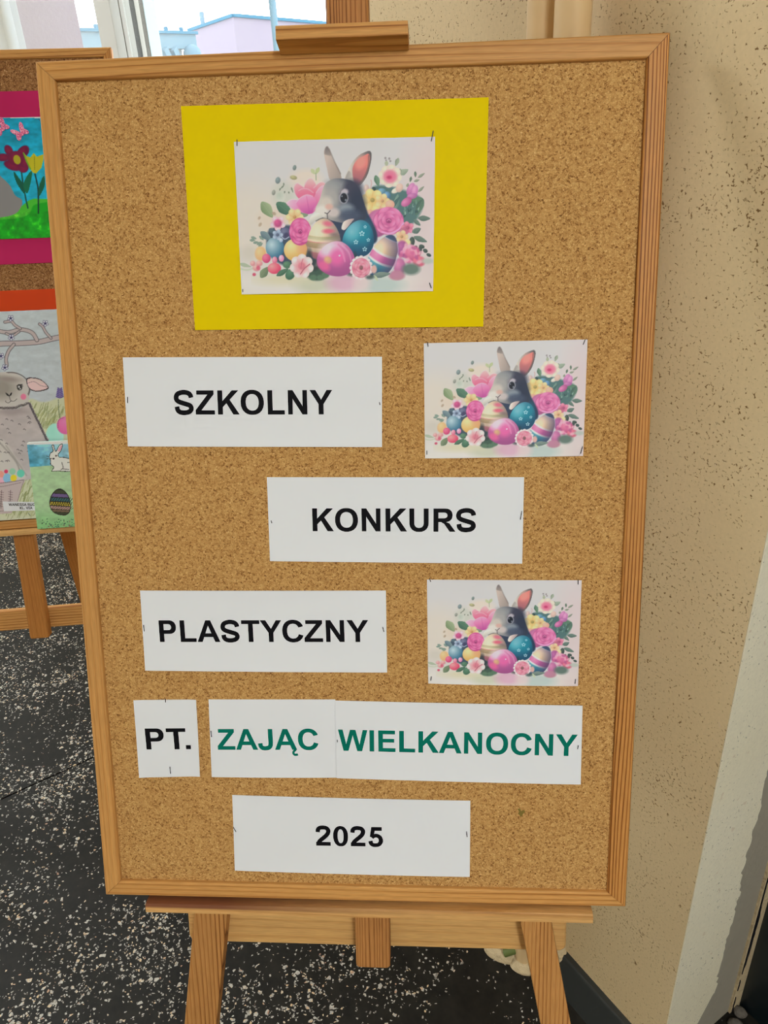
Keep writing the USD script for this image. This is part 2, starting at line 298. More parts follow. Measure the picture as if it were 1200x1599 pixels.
obj('old_paint', on_end(cream, 0.0018), 'return_paint', wr, smooth=False)
obj('bare_plaster', on_end(ragged(0.0, 0.196, 0.0, 2.15, 0.002, 9), 0.0006), 'plaster_grey', wr, smooth=False)
rr = ragged(0.186, 0.222, 0.0, 2.15, 0.0035, 21, 0.008).buffer(0)
obj('crumbling_edge', on_end(rr, 0.006, EDGE - 0.001), 'plaster_rough', wr, smooth=False)
obj('plaster_crack', on_end(ragged(0.190, 0.193, 0.0, 2.15, 0.0016, 33, 0.01), 0.0075, EDGE - 0.001), 'rubber', wr, smooth=False)
# broken plaster where the pipes meet the floor
pr = random.Random(8)
for s0, q0, z0, rx, ry, rz in ((-0.03, -0.003, 0.03, 0.05, 0.022, 0.045), (-0.105, -0.040, 0.0, 0.052, 0.058, 0.026), (-0.055, -0.038, 0.0, 0.034, 0.040, 0.018), (-0.18, -0.003, 0.02, 0.045, 0.022, 0.04)):
    m = trimesh.creation.icosphere(4, 1.0); m.vertices *= (rx, ry, rz)
    m.vertices += 0.007 * (usdkit.meshkit.fbm(m.vertices * 60 + 5, 3)[:, None] - 0.5) * 2; m.apply_translation((s0, q0, z0))
    obj('plaster_patch', m, 'plaster_rough', wr, smooth=40)

sk = wthing('baseboard_right', 'black low skirting along the foot of the beige wall', kind='structure')
skp = [(0, 0), (-0.036, 0), (-0.034, 0.006), (-0.0125, 0.055), (-0.009, 0.0595), (0, 0.0605)]
def skirting(s0, s1):
    P = np.array(skp); return hull([(s, y, z) for s in (s0, s1) for y, z in P])
obj('skirting_strip', skirting(-0.015, EDGE), 'skirting', sk, smooth=20)
obj('skirting_strip', skirting(ROOM_S, -0.26), 'skirting', sk, smooth=20)

dr = wthing('door_1', 'dark painted door set back in the recess at the right edge', kind='structure')
obj('door_frame', wbox(EDGE + 0.001, EDGE + 0.07, 0.212, 0.27, 0.0, 2.15, 0.004), 'door_paint', dr)
obj('door_frame', wbox(1.28, 1.35, 0.212, 0.27, 0.0, 2.15, 0.004), 'door_paint', dr)
obj('door_leaf', wbox(EDGE + 0.07, 1.28, 0.235, 0.275, 0.004, 2.148, 0.004), 'door_paint', dr)
obj('door_panel', wbox(EDGE + 0.16, 1.19, 0.228, 0.24, 0.2, 1.95, 0.004), 'door_paint', dr)
rub = random.Random(4)
for k in range(5):
    m = trimesh.creation.icosphere(2, 1.0); rad = rub.uniform(0.006, 0.014); m.vertices *= rad * np.array([1, 0.8, 0.6])
    m.vertices += rad * 0.5 * (usdkit.meshkit.fbm(m.vertices * 90 + k * 9, 3)[:, None] - 0.5)
    m.apply_translation((EDGE + rub.uniform(0.01, 0.03), 0.10 + 0.025 * k, rad * 0.5))
    obj('plaster_crumb', m, 'rubble', wr, smooth=40)

for nm, bx, lb in (('wall_left', (ROOM_S, ROOM_N, ROOM_W - 0.1, ROOM_W, 0, CEIL), 'plain cream wall facing the windows'), ('wall_far', (ROOM_S - 0.1, ROOM_S, ROOM_W, 0.34, 0, CEIL), 'plain cream wall closing the far end of the room'),
                   ('wall_back', (ROOM_N, ROOM_N + 0.1, ROOM_W, 0.34, 0, CEIL), 'plain cream wall behind the viewer')):
    w = wthing(nm, lb, kind='structure'); obj('plaster', wbox(*bx), 'room_wall', w, smooth=False)
ce = wthing('ceiling', 'white ceiling with three long lamps', kind='structure')
obj('ceiling_slab', wbox(ROOM_S, ROOM_N, ROOM_W, 0.34, CEIL, CEIL + 0.1), 'ceiling_white', ce, smooth=False)
for s, o in ((2.5, -1.05), (-2.3, -1.45), (-5.2, -1.45)):
    obj('lamp_housing', wbox(s - 0.65, s + 0.65, o - 0.20, o + 0.20, CEIL - 0.07, CEIL, 0.006), 'lamp_body', ce)
    obj('lamp_diffuser', wbox(s - 0.62, s + 0.62, o - 0.17, o + 0.17, CEIL - 0.078, CEIL - 0.069), 'lamp_glow', ce, smooth=False)

# window: frame set 10 cm into the wall, one middle post in view
wi = wthing('window_1', 'wide white plastic window beside the boards', kind='structure')
o0, o1 = 0.10, 0.165
for bx in ((WIN0, WIN1, o0, o1, SILL, SILL + 0.09), (WIN0, WIN1, o0, o1, HEAD - 0.09, HEAD), (WIN0, WIN0 + 0.09, o0, o1, SILL + 0.09, HEAD - 0.09), (WIN1 - 0.012, WIN1, o0, o1, SILL + 0.09, HEAD - 0.09)):
    obj('outer_frame', wbox(*bx, 0.004), 'pvc', wi)
P0, P1 = -2.26, -2.10
pz0, pz1 = SILL + 0.09, HEAD - 0.09
obj('middle_post', wbox(P0, P1, o0, 0.128, pz0, pz1, 0.004), 'pvc', wi)
obj('sash_stile', wbox(P0 + 0.01, P1 + 0.001, 0.128, 0.160, pz0, pz1, 0.003), 'pvc', wi)
obj('gasket', wbox(P0 + 0.02, P1 - 0.001, 0.160, 0.174, pz0, pz1), 'rubber', wi, smooth=False)
obj('outer_post', wbox(P0 + 0.02, P1 + 0.001, 0.174, 0.188, pz0, pz1, 0.002), 'pvc', wi)
obj('gasket', wbox(P0 + 0.02, P1 - 0.001, 0.188, 0.200, pz0, pz1), 'rubber', wi, smooth=False)
obj('outer_post', wbox(P0 + 0.02, P1 + 0.001, 0.200, 0.236, pz0, pz1, 0.003), 'pvc_skylit', wi)
obj('pane', wbox(WIN0 + 0.09, P0 + 0.01, 0.138, 0.142, pz0, pz1), 'glass', wi, smooth=False)
obj('pane', wbox(P1 + 0.006, WIN1 - 0.012, 0.138, 0.142, pz0, pz1), 'glass', wi, smooth=False)
obj('window_sill', wbox(WIN0, WIN1, -0.12, o0, SILL - 0.03, SILL + 0.004, 0.006), 'pvc', wi)

for k, (s, r, zlab) in enumerate(((-0.103, 0.0155, 'thinner heating pipe, left of the pair running up the beige wall'), (-0.058, 0.0185, 'thicker heating pipe, right of the pair running up the beige wall'))):
    t = wthing('heating_pipe', 'cream-painted ' + zlab, 'pipe')
    obj('pipe', cyl((s, -0.048, 0.0), (s, -0.048, CEIL), r, 32), 'pipe_paint', t, smooth=40)
    obj('wall_bracket', cyl((s, -0.048, 2.2), (s, 0.0, 2.2), 0.006, 12), 'pipe_paint', t, smooth=40)
    if k: obj('drain_plug', cyl((s - 0.004, -0.052, 0.034), (s - 0.021, -0.080, 0.020), 0.0075, 16), 'green_paint', t, smooth=40, label='small green plug at the foot of the pipe')

# ------------------------------------------------------------------ outside the window
GZ = -1.2
yd = thing('ground', 'grey paved yard outside the window', kind='structure'); 
obj('yard_paving', trimesh.creation.box(bounds=[(-60, 1.0, GZ - 0.1), (60, 90, GZ)]).slice_plane((WA + WO * 0.36), WO, cap=True), 'yard', yd, smooth=False)
wing = wthing('school_wing', 'mauve rendered wing of the building seen through the left pane', 'building')
obj('rendered_wall', wbox(-9.5, -5.9, 0.36, 1.0, GZ, 7.0), 'render_mauve', wing, smooth=False)
obj('corner_pilaster', wbox(-6.0, -5.88, 0.36, 0.62, GZ, 7.0, 0.01), 'render_pale', wing)
obj('downpipe', cyl((-5.83, 0.53, GZ), (-5.83, 0.53, 7.0), 0.035, 20), 'render_pale', wing, smooth=40)

def azel(az, D, el=None):
    a = math.radians(az); return np.array([D * math.sin(a), D * math.cos(a), 0 if el is None else CAM_H + D * math.tan(math.radians(el))])
pb = thing('pink_building', 'pale pink building with thin blue roof edges seen through the window', 'building', p=(0, 0, GZ))
Cn = azel(-7.32, 30, 3.58); lv = azel(-7.32 - 47, 1); rv = azel(-7.32 + 43, 1)
def meet(c, v, az):
    u = azel(az, 1); A = np.array([v[:2], -u[:2]]).T; t = np.linalg.solve(A, -c[:2])[0]; return c + v * t
Lp = meet(Cn, lv, -10.05); Lp[2] = CAM_H + np.hypot(Lp[0], Lp[1]) * math.tan(math.radians(2.92))
Rp = meet(Cn, rv, -1.85); Rp[2] = CAM_H + np.hypot(Rp[0], Rp[1]) * math.tan(math.radians(2.93))
Rq = Rp + (Rp - Cn) * 0.6; Bk = Lp + (Rq - Cn)
body = hull([np.array([*q[:2], z]) - (0, 0, GZ) for q in (Cn, Lp, Rq, Bk) for z in (GZ, q[2] - 0.04)])
obj('rendered_walls', body, 'render_pink', pb, smooth=False)
for a_, b_ in ((Lp, Cn), (Cn, Rq)):
    obj('roof_edge', bar(a_ - (0, 0, GZ), b_ - (0, 0, GZ), 0.12, 0.09, 0.01, (0, 0, 1)), 'roof_blue', pb)
vp = Cn + (Lp - Cn) * 0.72
obj('vent_pipe', cyl(vp - (0, 0, GZ) + (0, 0.5, 0), vp - (0, 0, GZ) + (0, 0.5, 0.42), 0.07, 12), 'metal_blue', pb, smooth=40)

ob = thing('blue_roofed_building', 'low pale building with a bluish roof and gutter pipes, left of the pink one', 'building', p=(0, 0, GZ))
B0, B1 = azel(-18.5, 18.0, 3.434), azel(-10.0, 21.5, 2.9)
bd = B1 - B0; bd[2] = 0; bl = np.linalg.norm(bd); bd /= bl; bn = np.array([-bd[1], bd[0], 0])
def bb(x0, x1, d0, d1, z0, z1, r=0.0):
    T = np.eye(4); T[:3, 0], T[:3, 1], T[:3, 3] = bd, bn, (B0[0], B0[1], -GZ)
    m = wbox(x0, x1, d0, d1, z0, z1, r); m.apply_transform(T); return m
top = B0[2]
obj('walls', bb(0, bl, 0.3, 4.0, GZ, top - 0.32), 'render_pale', ob, smooth=False)
obj('roof_fascia', bb(-0.2, bl + 0.2, 0.0, 4.2, top - 0.34, top - 0.06), 'metal_blue', ob, smooth=False)
obj('roof_cap', bb(-0.25, bl + 0.25, -0.05, 4.3, top - 0.06, top, 0.01), 'roof_blue', ob)
for k in range(8):
    obj('snow_guard', bb(bl - 0.3 - k * 0.55, bl - 0.24 - k * 0.55, 0.0, 0.06, top, top + 0.07), 'roof_blue', ob, smooth=False)
def along(az):
    u = azel(az, 1); A = np.array([bd[:2], -u[:2]]).T; return np.linalg.solve(A, -B0[:2])[0]
for xq in (along(-11.75), along(-11.2)):
    q = B0 + bd * xq - bn * 0.03; q[2] = top - 0.34 - GZ
    obj('gutter_outlet', bar(q, q + bd * 0.16 - (0, 0, 0.28), 0.16, 0.12, 0.01, bn), 'metal_blue', ob)
    obj('gutter_pipe', bar(q + bd * 0.16 - (0, 0, 0.26), q + bd * 0.16 - (0, 0, 3.0), 0.11, 0.11, 0.01, bn), 'metal_blue', ob)
dish = trimesh.creation.icosphere(3, 1.0); dish.vertices *= (0.2, 0.1, 0.2)
q = B0 + bd * along(-10.3) - bn * 0.12; dish.apply_translation((q[0], q[1], top - 0.46 - GZ))
obj('satellite_dish', dish, 'metal_blue', ob, smooth=40)
po = thing('lamp_post', 'slim blue-grey post standing outside the window before the pink building', 'post', p=azel(-4.89, 6.5) + (0, 0, GZ))
obj('shaft', cyl((0, 0, 0), (0, 0, 5.5), 0.024, 16), 'metal_blue', po, smooth=40)
obj('foot', cyl((0, 0, 0), (0, 0, 0.06), 0.09, 16), 'metal_blue', po, smooth=40)
obj('cap', cyl((0, 0, 5.5), (0, 0, 5.56), 0.06, 16), 'metal_blue', po, smooth=40)

# ------------------------------------------------------------------ cork boards and easels (board frame: x right, y up the board, z out of its face)
def board_pose(x, y, z, heading, lean, roll):
    u = np.array([math.cos(heading), math.sin(heading), 0]); back = np.array([-math.sin(heading), math.cos(heading), 0])
    v = math.cos(lean) * np.array([0, 0, 1.0]) + math.sin(lean) * back
    return np.array([u, v, np.cross(u, v)]).T @ Rot.from_euler('z', roll).as_matrix(), np.array([x, y, z])
B1M, B1P = board_pose(-0.05234, 0.59372, 0.66928, -0.0777, 0.31485, -0.02071)
B2M, B2P = board_pose(-0.758, 1.46487, 0.71237, 0.0858, 0.25748, -0.03)
FRAME_T = 0.0155
def rail(o0_, o1_, i1, i0, gap=0.0002):
    """One mitred rail between outer corners o0, o1 and inner corners i0, i1; rounded front edges."""
    P = Polygon([o0_, o1_, i1, i0])
    P = P.buffer(-gap, join_style=2)
    pts = []
    for ins, z in ((0.0, -FRAME_T), (0.0, -0.0022), (0.0008, -0.0007), (0.0022, 0.0)):
        # draw in only the long sides, so that the mitre stays closed
        a, b, c, d = (np.array(q) for q in P.exterior.coords[:4])
        c4 = [np.array(o0_), np.array(o1_), np.array(i1), np.array(i0)]
        t = ins / max(np.linalg.norm(c4[3] - c4[0]), 1e-6) ; t2 = ins / max(np.linalg.norm(c4[2] - c4[1]), 1e-6)
        k = 1.35
        m = [c4[0] + (c4[3] - c4[0]) * t * k, c4[1] + (c4[2] - c4[1]) * t2 * k, c4[2] + (c4[1] - c4[2]) * t2 * k, c4[3] + (c4[0] - c4[3]) * t * k]
        lng = (c4[1] - c4[0]) / np.linalg.norm(c4[1] - c4[0])
        m[0] = m[0] + lng * gap; m[3] = m[3] + lng * gap; m[1] = m[1] - lng * gap; m[2] = m[2] - lng * gap
        pts += [(*q, z) for q in m]
    return hull(pts)
def cork_board(label, M, P, outer, inner, face='cork'):
    b = thing('cork_board', label, 'notice board', M, P)
    TLo, TRo, BRo, BLo = outer; TLi, TRi, BRi, BLi = inner
    obj('frame_rail', rail(TLo, TRo, TRi, TLi), 'pine_along_x', b, smooth=40)
    obj('frame_rail', rail(TRo, BRo, BRi, TRi), 'pine_fine_y', b, smooth=40)
    obj('frame_rail', rail(BRo, BLo, BLi, BRi), 'pine_along_x', b, smooth=40)
    obj('frame_rail', rail(BLo, TLo, TLi, BLi), 'pine_along_y', b, smooth=40)
    q = Polygon(inner).buffer(0.004, join_style=2)
    obj('cork_sheet', extrude(q, -0.011, 0.006), face, b, smooth=False)
    obj('backing_board', extrude(Polygon(outer).buffer(-0.004, join_style=2), -FRAME_T, 0.0035), 'pine_pale_x', b, smooth=False)
    return b
mm = lambda pts: [(x / 1000.0, y / 1000.0) for x, y in pts]
b1 = cork_board('large pine-framed cork board in front, pinned with lettered white sheets', B1M, B1P, mm([(-299.4, 897.9), (301.3, 901.6), (298.4, 2.2), (-302, -1.9)]), mm([(-280.8, 880.0), (281.2, 880.4), (277.4, 20.0), (-282.4, 17.0)]))
moss = Polygon([(0.1770, 0.1165), (0.1788, 0.1172), (0.1803, 0.1143), (0.1822, 0.1158), (0.1839, 0.1141), (0.1822, 0.1122), (0.1811, 0.1102), (0.1796, 0.1086), (0.1790, 0.1108), (0.1775, 0.1120), (0.1786, 0.1138)])
moss = affinity.scale(moss, 1.25, 1.25)
obj('green_stain', extrude(moss, -0.005, 0.0003), 'stain', b1, smooth=False, label='small greenish stain on the cork')
b2 = cork_board('second pine-framed cork board behind at the left edge, with children\'s pictures', B2M, B2P, mm([(-300, 897), (300, 897), (300, 0), (-300, 0)]), mm([(-284, 881), (284, 881), (284, 18.5), (-284, 18.5)]), 'cork_coarse_shaded')

def easel(label, M, P, tray_y, tilt, cross, legs, tongue_y, mast, foot_b, mast_wood='pine_mast_y', tray_wood='pine_pale_x'):
    e = thing('easel', label, 'easel', M, P)
    zb = -FRAME_T - 0.0006
    T = Rot.from_euler('z', tilt).as_matrix(); T4 = np.eye(4); T4[:3, :3] = T
    # tray with a rounded front lip
    prof = [(zb, tray_y - 0.0112), (zb, tray_y), (0.0035, tray_y), (0.0072, tray_y - 0.0012), (0.0090, tray_y - 0.0042), (0.0090, tray_y - 0.0112)]
    tr = hull([(x, y, z) for x in (-0.2512, 0.2606) for z, y in prof]); tr.apply_transform(T4)
    obj('tray', tr, 'pine_heart_x' if mast_wood == 'pine_mast_y' else 'pine_pale_x', e, smooth=40)
    (cx0, cx1, cy0, cy1) = cross
    cb = affinity.rotate(sbox(cx0, cy0, cx1, cy1).buffer(-0.009).buffer(0.009), math.degrees(tilt), origin=(0, 0))
    obj('crossbar', prism(cb.exterior.coords[:-1], zb - 0.040, zb - 0.0212, 0.002), tray_wood, e, smooth=35)
    (m0, m1, mtop) = mast
    a = np.array([m0, tongue_y]); b = np.array([m1, mtop]); w = 0.0203
    q = Polygon([(a[0] - w, a[1]), (a[0] + w, a[1]), (b[0] + w, b[1]), (b[0] - w, b[1])]); q = q.buffer(-0.005).buffer(0.005)
    obj('mast', prism(q.exterior.coords[:-1], zb - 0.021, zb, 0.0016), mast_wood, e, smooth=35)
    # feet: where the leg lines meet the floor
    for (xt, yt, xb, yb, w_) in legs:
        sl = (xb - xt) / (yb - yt)
        up_y = 0.70
        yf = -P[2] / M[2, 1]
        pt = np.array([xt + sl * (up_y - yt), up_y, zb - 0.0105]); pf = np.array([xt + sl * (yf - yt), yf, zb - 0.0105])
        for _ in range(6):                              # end the leg on the floor
            wz = (M @ pf + P)[2]; pf = pf + (pt - pf) * (-(wz - 0.004) / (M @ (pt - pf))[2])
        obj('leg', bar(pf, pt, w_, 0.021, 0.002, (0, 0, 1)), 'pine_leg_y', e, smooth=35)
    top = np.array([m0 + (m1 - m0) * 0.7, 0.62, zb - 0.034])
    back = np.array([M[0, 2], M[1, 2]]); back = -back / np.linalg.norm(back)
    fw_ = np.array([*(P[:2] + M[:2, 0] * m0 + back * foot_b), 0.004]); fl_ = M.T @ (fw_ - P)
    obj('rear_leg', bar(fl_, top, 0.036, 0.021, 0.002, (0, 0.2, 1)), 'pine_shaded_y', e, smooth=35)
    obj('hinge_bolt', cyl(top + (-0.03, 0, 0), top + (0.03, 0, 0), 0.004, 12), 'staple_metal', e, smooth=40)
    # sliding head that grips the top of the board
    y0 = 0.9022
    front = hull([(x, y, z) for x in (-0.0590, 0.0615) for z, y in ((0.0006, 0.8945), (0.0040, 0.8945), (0.0262, 0.8985), (0.0262, 0.9093), (0.0245, 0.9108), (0.0006, 0.9108))])
    rear = hull([(x, y, z) for x in (-0.0590, 0.0615) for z, y in ((zb, y0 + 0.0006), (0.0008, y0 + 0.0006), (0.0008, 0.9108), (zb, 0.9108))])
    obj('top_grip', trimesh.boolean.union([front, rear], engine='manifold'), 'pine_along_x', e, smooth=20)
    return e
easel('pine easel holding the large front cork board', B1M, B1P, -0.0028, 0.0068, (-0.2185, 0.2395, -0.089, -0.029),
      ((-0.1830, -0.0369, -0.2030, -0.181, 0.0400), (0.2013, -0.034, 0.2267, -0.1662, 0.0356)), -0.1012, (0.0105, 0.0015, 1.06), 0.56)
easel('pine easel at the left edge holding the second cork board', B2M, B2P, -0.0006, 0.0, (-0.23, 0.23, -0.2355, -0.1905),
      ((-0.19, -0.03, -0.215, -0.19, 0.042), (0.19, -0.03, 0.215, -0.19, 0.042)), -0.2512, (-0.0015, -0.004, 1.04), 0.29, 'pine_shaded_y', 'pine_along_x')

# ------------------------------------------------------------------ lettering: bold grotesque capitals (units: 2048 to the em, capitals 1466 high)
def arc(cx_, cy_, rx, ry, a0, a1, n=28, p=2.25):
    t = np.radians(np.linspace(a0, a1, n)); c, s_ = np.cos(t), np.sin(t)
    return [(cx_ + rx * np.sign(a) * abs(a) ** (2 / p), cy_ + ry * np.sign(b) * abs(b) ** (2 / p)) for a, b in zip(c, s_)]
def ring(cx_, cy_, rx, ry, ix, iy): return Polygon(arc(cx_, cy_, rx, ry, 0, 360, 80)).difference(Polygon(arc(cx_, cy_, ix, iy, 0, 360, 80)))
def spline(pts, n=14):
    P = np.array(pts, float); P = np.vstack([2 * P[0] - P[1], P, 2 * P[-1] - P[-2]]); out = []
    for i in range(1, len(P) - 2):
        for t in np.linspace(0, 1, n, endpoint=False):
            out.append(0.5 * ((2 * P[i]) + (P[i + 1] - P[i - 1]) * t + (2 * P[i - 1] - 5 * P[i] + 4 * P[i + 1] - P[i + 2]) * t * t + (3 * P[i] - P[i - 1] - 3 * P[i + 1] + P[i + 2]) * t ** 3))
    return np.array(out + [P[-2]])
def pen(pts, w): return LineString(spline(pts)).buffer(w / 2, cap_style=2, join_style=1)
G = {}
G['L'] = Polygon([(150, 0), (150, 1466), (446, 1466), (446, 247), (1182, 247), (1182, 0)])
G['I'] = sbox(140, 0, 436, 1466)
G['K'] = Polygon([(150, 0), (150, 1466), (446, 1466), (446, 815), (1044, 1466), (1442, 1466), (890, 895), (1472, 0), (1089, 0), (686, 688), (446, 443), (446, 0)])
G['N'] = Polygon([(150, 0), (150, 1466), (438, 1466), (1038, 487), (1038, 1466), (1313, 1466), (1313, 0), (1016, 0), (425, 956), (425, 0)])
G['Y'] = Polygon([(534, 0), (534, 617), (-3, 1466), (344, 1466), (689, 886), (1027, 1466), (1368, 1466), (829, 615), (829, 0)])
G['Z'] = Polygon([(19, 0), (19, 267), (787, 1219), (106, 1219), (106, 1466), (1168, 1466), (1168, 1239), (367, 247), (1199, 247), (1199, 0)])
G['T'] = Polygon([(479, 0), (479, 1218), (44, 1218), (44, 1466), (1209, 1466), (1209, 1218), (775, 1218), (775, 0)])
G['A'] = Polygon([(1472, 0), (1150, 0), (1022, 333), (436, 333), (315, 0), (1, 0), (572, 1466), (885, 1466)], [[(927, 580), (725, 1124), (527, 580)]])
G['E'] = Polygon([(149, 0), (149, 1466), (1236, 1466), (1236, 1218), (445, 1218), (445, 893), (1181, 893), (1181, 646), (445, 646), (445, 247), (1264, 247), (1264, 0)])
G['W'] = Polygon([(357, 0), (7, 1466), (310, 1466), (531, 459), (799, 1466), (1151, 1466), (1408, 442), (1633, 1466), (1931, 1466), (1575, 0), (1261, 0), (969, 1096), (678, 0)])
bowl = lambda x1, y0, y1, cx_: Polygon([(149, y0), (149, y1)] + arc(cx_, (y0 + y1) / 2, x1 - cx_, (y1 - y0) / 2, 90, -90, 30))
G['P'] = unary_union([sbox(149, 0, 445, 1466), bowl(1248, 553, 1466, 800)]).difference(Polygon([(445, 801), (445, 1218)] + arc(720, 1009.5, 222, 208.5, 90, -90, 24)))
G['R'] = unary_union([sbox(150, 0, 446, 1466), bowl(1312, 612, 1466, 870), Polygon([(600, 640), (860, 640), (1120, 520), (1494, 0), (1140, 0), (800, 500), (600, 612)])]).difference(Polygon([(446, 846), (446, 1218)] + arc(770, 1032, 236, 186, 90, -90, 24)))
G['R'] = unary_union([G['R'].difference(sbox(446, 0, 640, 611)), sbox(150, 0, 446, 1466)])
G['U'] = Polygon([(146, 1466), (146, 672)] + arc(736, 560, 590, 585, 180, 360, 40) + [(1326, 1466), (1030, 1466), (1030, 650)] + arc(736, 545, 294, 317, 360, 180, 40) + [(442, 1466)])
G['O'] = ring(797, 733, 708, 758, 402, 506)
_c = ring(779, 733, 690, 758, 386, 506)
G['C'] = _c.difference(Polygon([(779, 733), (1000, 950), (1800, 1130), (1800, 420), (1050, 540)]))
G['C'] = _c.difference(Polygon([(800, 740), (1078, 970), (1360, 1037), (1800, 1300), (1800, 300), (1384, 448), (1090, 540)]))
G['S'] = pen([(228, 480), (270, 270), (420, 140), (690, 108), (960, 160), (1098, 290), (1106, 440), (1010, 560), (700, 665), (380, 775), (228, 900), (208, 1090), (330, 1270), (650, 1358), (950, 1310), (1090, 1180), (1125, 1030)], 286)
G['J'] = unary_union([sbox(720, 500, 1018, 1466), pen([(165, 455), (195, 260), (300, 135), (490, 100), (720, 150), (838, 290), (869, 520)], 290).intersection(sbox(0, -60, 1018, 540))])
G['.'] = sbox(147, 0, 428, 281)
G['2'] = unary_union([pen([(212, 1010), (240, 1200), (360, 1322), (560, 1352), (780, 1310), (895, 1170), (900, 1020), (830, 850), (640, 640), (400, 425), (270, 250), (215, 90)], 276).intersection(sbox(0, 0, 1200, 1490)), sbox(85, 0, 1038, 261)])
G['0'] = ring(568, 723, 482, 748, 200, 520)
G['5'] = unary_union([Polygon([(200, 720), (318, 1440), (985, 1440), (985, 1180), (528, 1180), (490, 960), (440, 700)]), pen([(232, 405), (270, 240), (380, 130), (560, 98), (780, 160), (905, 340), (915, 510), (850, 690), (690, 800), (520, 800), (400, 735), (330, 660)], 268)])
G['Ą'] = unary_union([G['A'], pen([(1380, 10), (1250, -110), (1215, -250), (1290, -350), (1420, -352), (1500, -318)], 150)])
ADV = dict(S=1366, Z=1251, K=1479, O=1593, L=1251, N=1479, Y=1366, U=1479, R=1479, P=1366, A=1479, T=1251, C=1479, W=1933, I=569, E=1366, J=1139)
ADV |= {'.': 569, '2': 1139, '0': 1139, '5': 1139, 'Ą': 1479}
KERN = {('P', 'A'): -150, ('L', 'Y'): -150, ('L', 'T'): -150, ('A', 'Y'): -150, ('T', 'Y'): 0, ('Y', 'C'): -40, ('L', 'A'): 0, ('T', '.'): -227, ('N', 'Y'): 0}

# ------------------------------------------------------------------ paper
def quad_map(quad):
    """(u, v) in 0..1 from the top left corner -> the sheet's plane (bilinear in its four corners TL, TR, BR, BL)."""
    q = np.array(quad, float)
    return lambda u, v: (1 - v)[..., None] * ((1 - u)[..., None] * q[0] + u[..., None] * q[1]) + v[..., None] * ((1 - u)[..., None] * q[3] + u[..., None] * q[2])
def sheet_mesh(quad, z0, nx, ny, lift=None, thick=0.00025):
    u, v = np.meshgrid(np.linspace(0, 1, nx), np.linspace(0, 1, ny)); u, v = u.ravel(), v.ravel()
    xy = quad_map(quad)(u, v); z = z0 + (lift(u, v) if lift else 0 * u)
    top = np.c_[xy, z + thick]; n = nx * ny
    i = (np.arange(ny - 1)[:, None] * nx + np.arange(nx - 1)).ravel()
    f = np.vstack([np.c_[i, i + nx, i + 1], np.c_[i + 1, i + nx, i + nx + 1]])
    ring_ = np.r_[np.arange(nx), np.arange(1, ny) * nx + nx - 1, (ny - 1) * nx + np.arange(nx - 2, -1, -1), np.arange(ny - 2, 0, -1) * nx]
    # a thin slab: the front grid, the same grid behind it, and a rim
    bot = top.copy(); bot[:, 2] -= thick
    r2 = np.roll(ring_, -1)
    rim = np.vstack([np.c_[ring_, r2, ring_ + n], np.c_[r2, r2 + n, ring_ + n]])
    return (np.vstack([top, bot]), np.vstack([f, f[:, ::-1] + n, rim])), (u, v), xy
def curl(top=0.0, bottom=0.0, left=0.0, right=0.0, w=0.18, belly=0.0):
    def f(u, v):
        z = np.zeros_like(u)
        if top: z += top * np.clip(1 - v / w, 0, 1) ** 2 * np.sin(np.pi * np.clip(u * 1.05, 0, 1)) ** 0.6
        if bottom: z += bottom * np.clip(1 - (1 - v) / w, 0, 1) ** 2 * np.sin(np.pi * np.clip(u, 0, 1)) ** 0.6
        if left: z += left * np.clip(1 - u / w, 0, 1) ** 2 * (0.3 + 0.7 * abs(2 * v - 1))
        if right: z += right * np.clip(1 - (1 - u) / w, 0, 1) ** 2 * (0.3 + 0.7 * abs(2 * v - 1))
        return z + belly * np.sin(np.pi * u) * np.sin(np.pi * v)
    return f
CORK_Z = -0.005
def staples(parent, pts, z):
    for (x0, y0), (x1, y1) in pts:
        a, b = np.array([x0, y0, 0]) / 1000, np.array([x1, y1, 0]) / 1000
        L = np.linalg.norm(b - a)
        a[2] = b[2] = z + 0.0005
        m = [bar(a, b + 1e-6, 0.0008, 0.0006, 0.0002, (0, 0, 1))]
        dz = np.array([0, 0, -0.0005])
        for q in (a, b): m.append(bar(q, q + dz, 0.0006, 0.0006, 0.0001, (1, 0, 0)))
        try: mesh = trimesh.boolean.union(m, engine='manifold')
        except Exception: mesh = trimesh.util.concatenate(m)
        obj('staple', mesh, 'staple_metal', parent, smooth=False)
def origin_of(M, P, quad): c = (np.array(quad[2]) + np.array(quad[3])) / 2; return P + M @ np.array([c[0], c[1], 0]), c
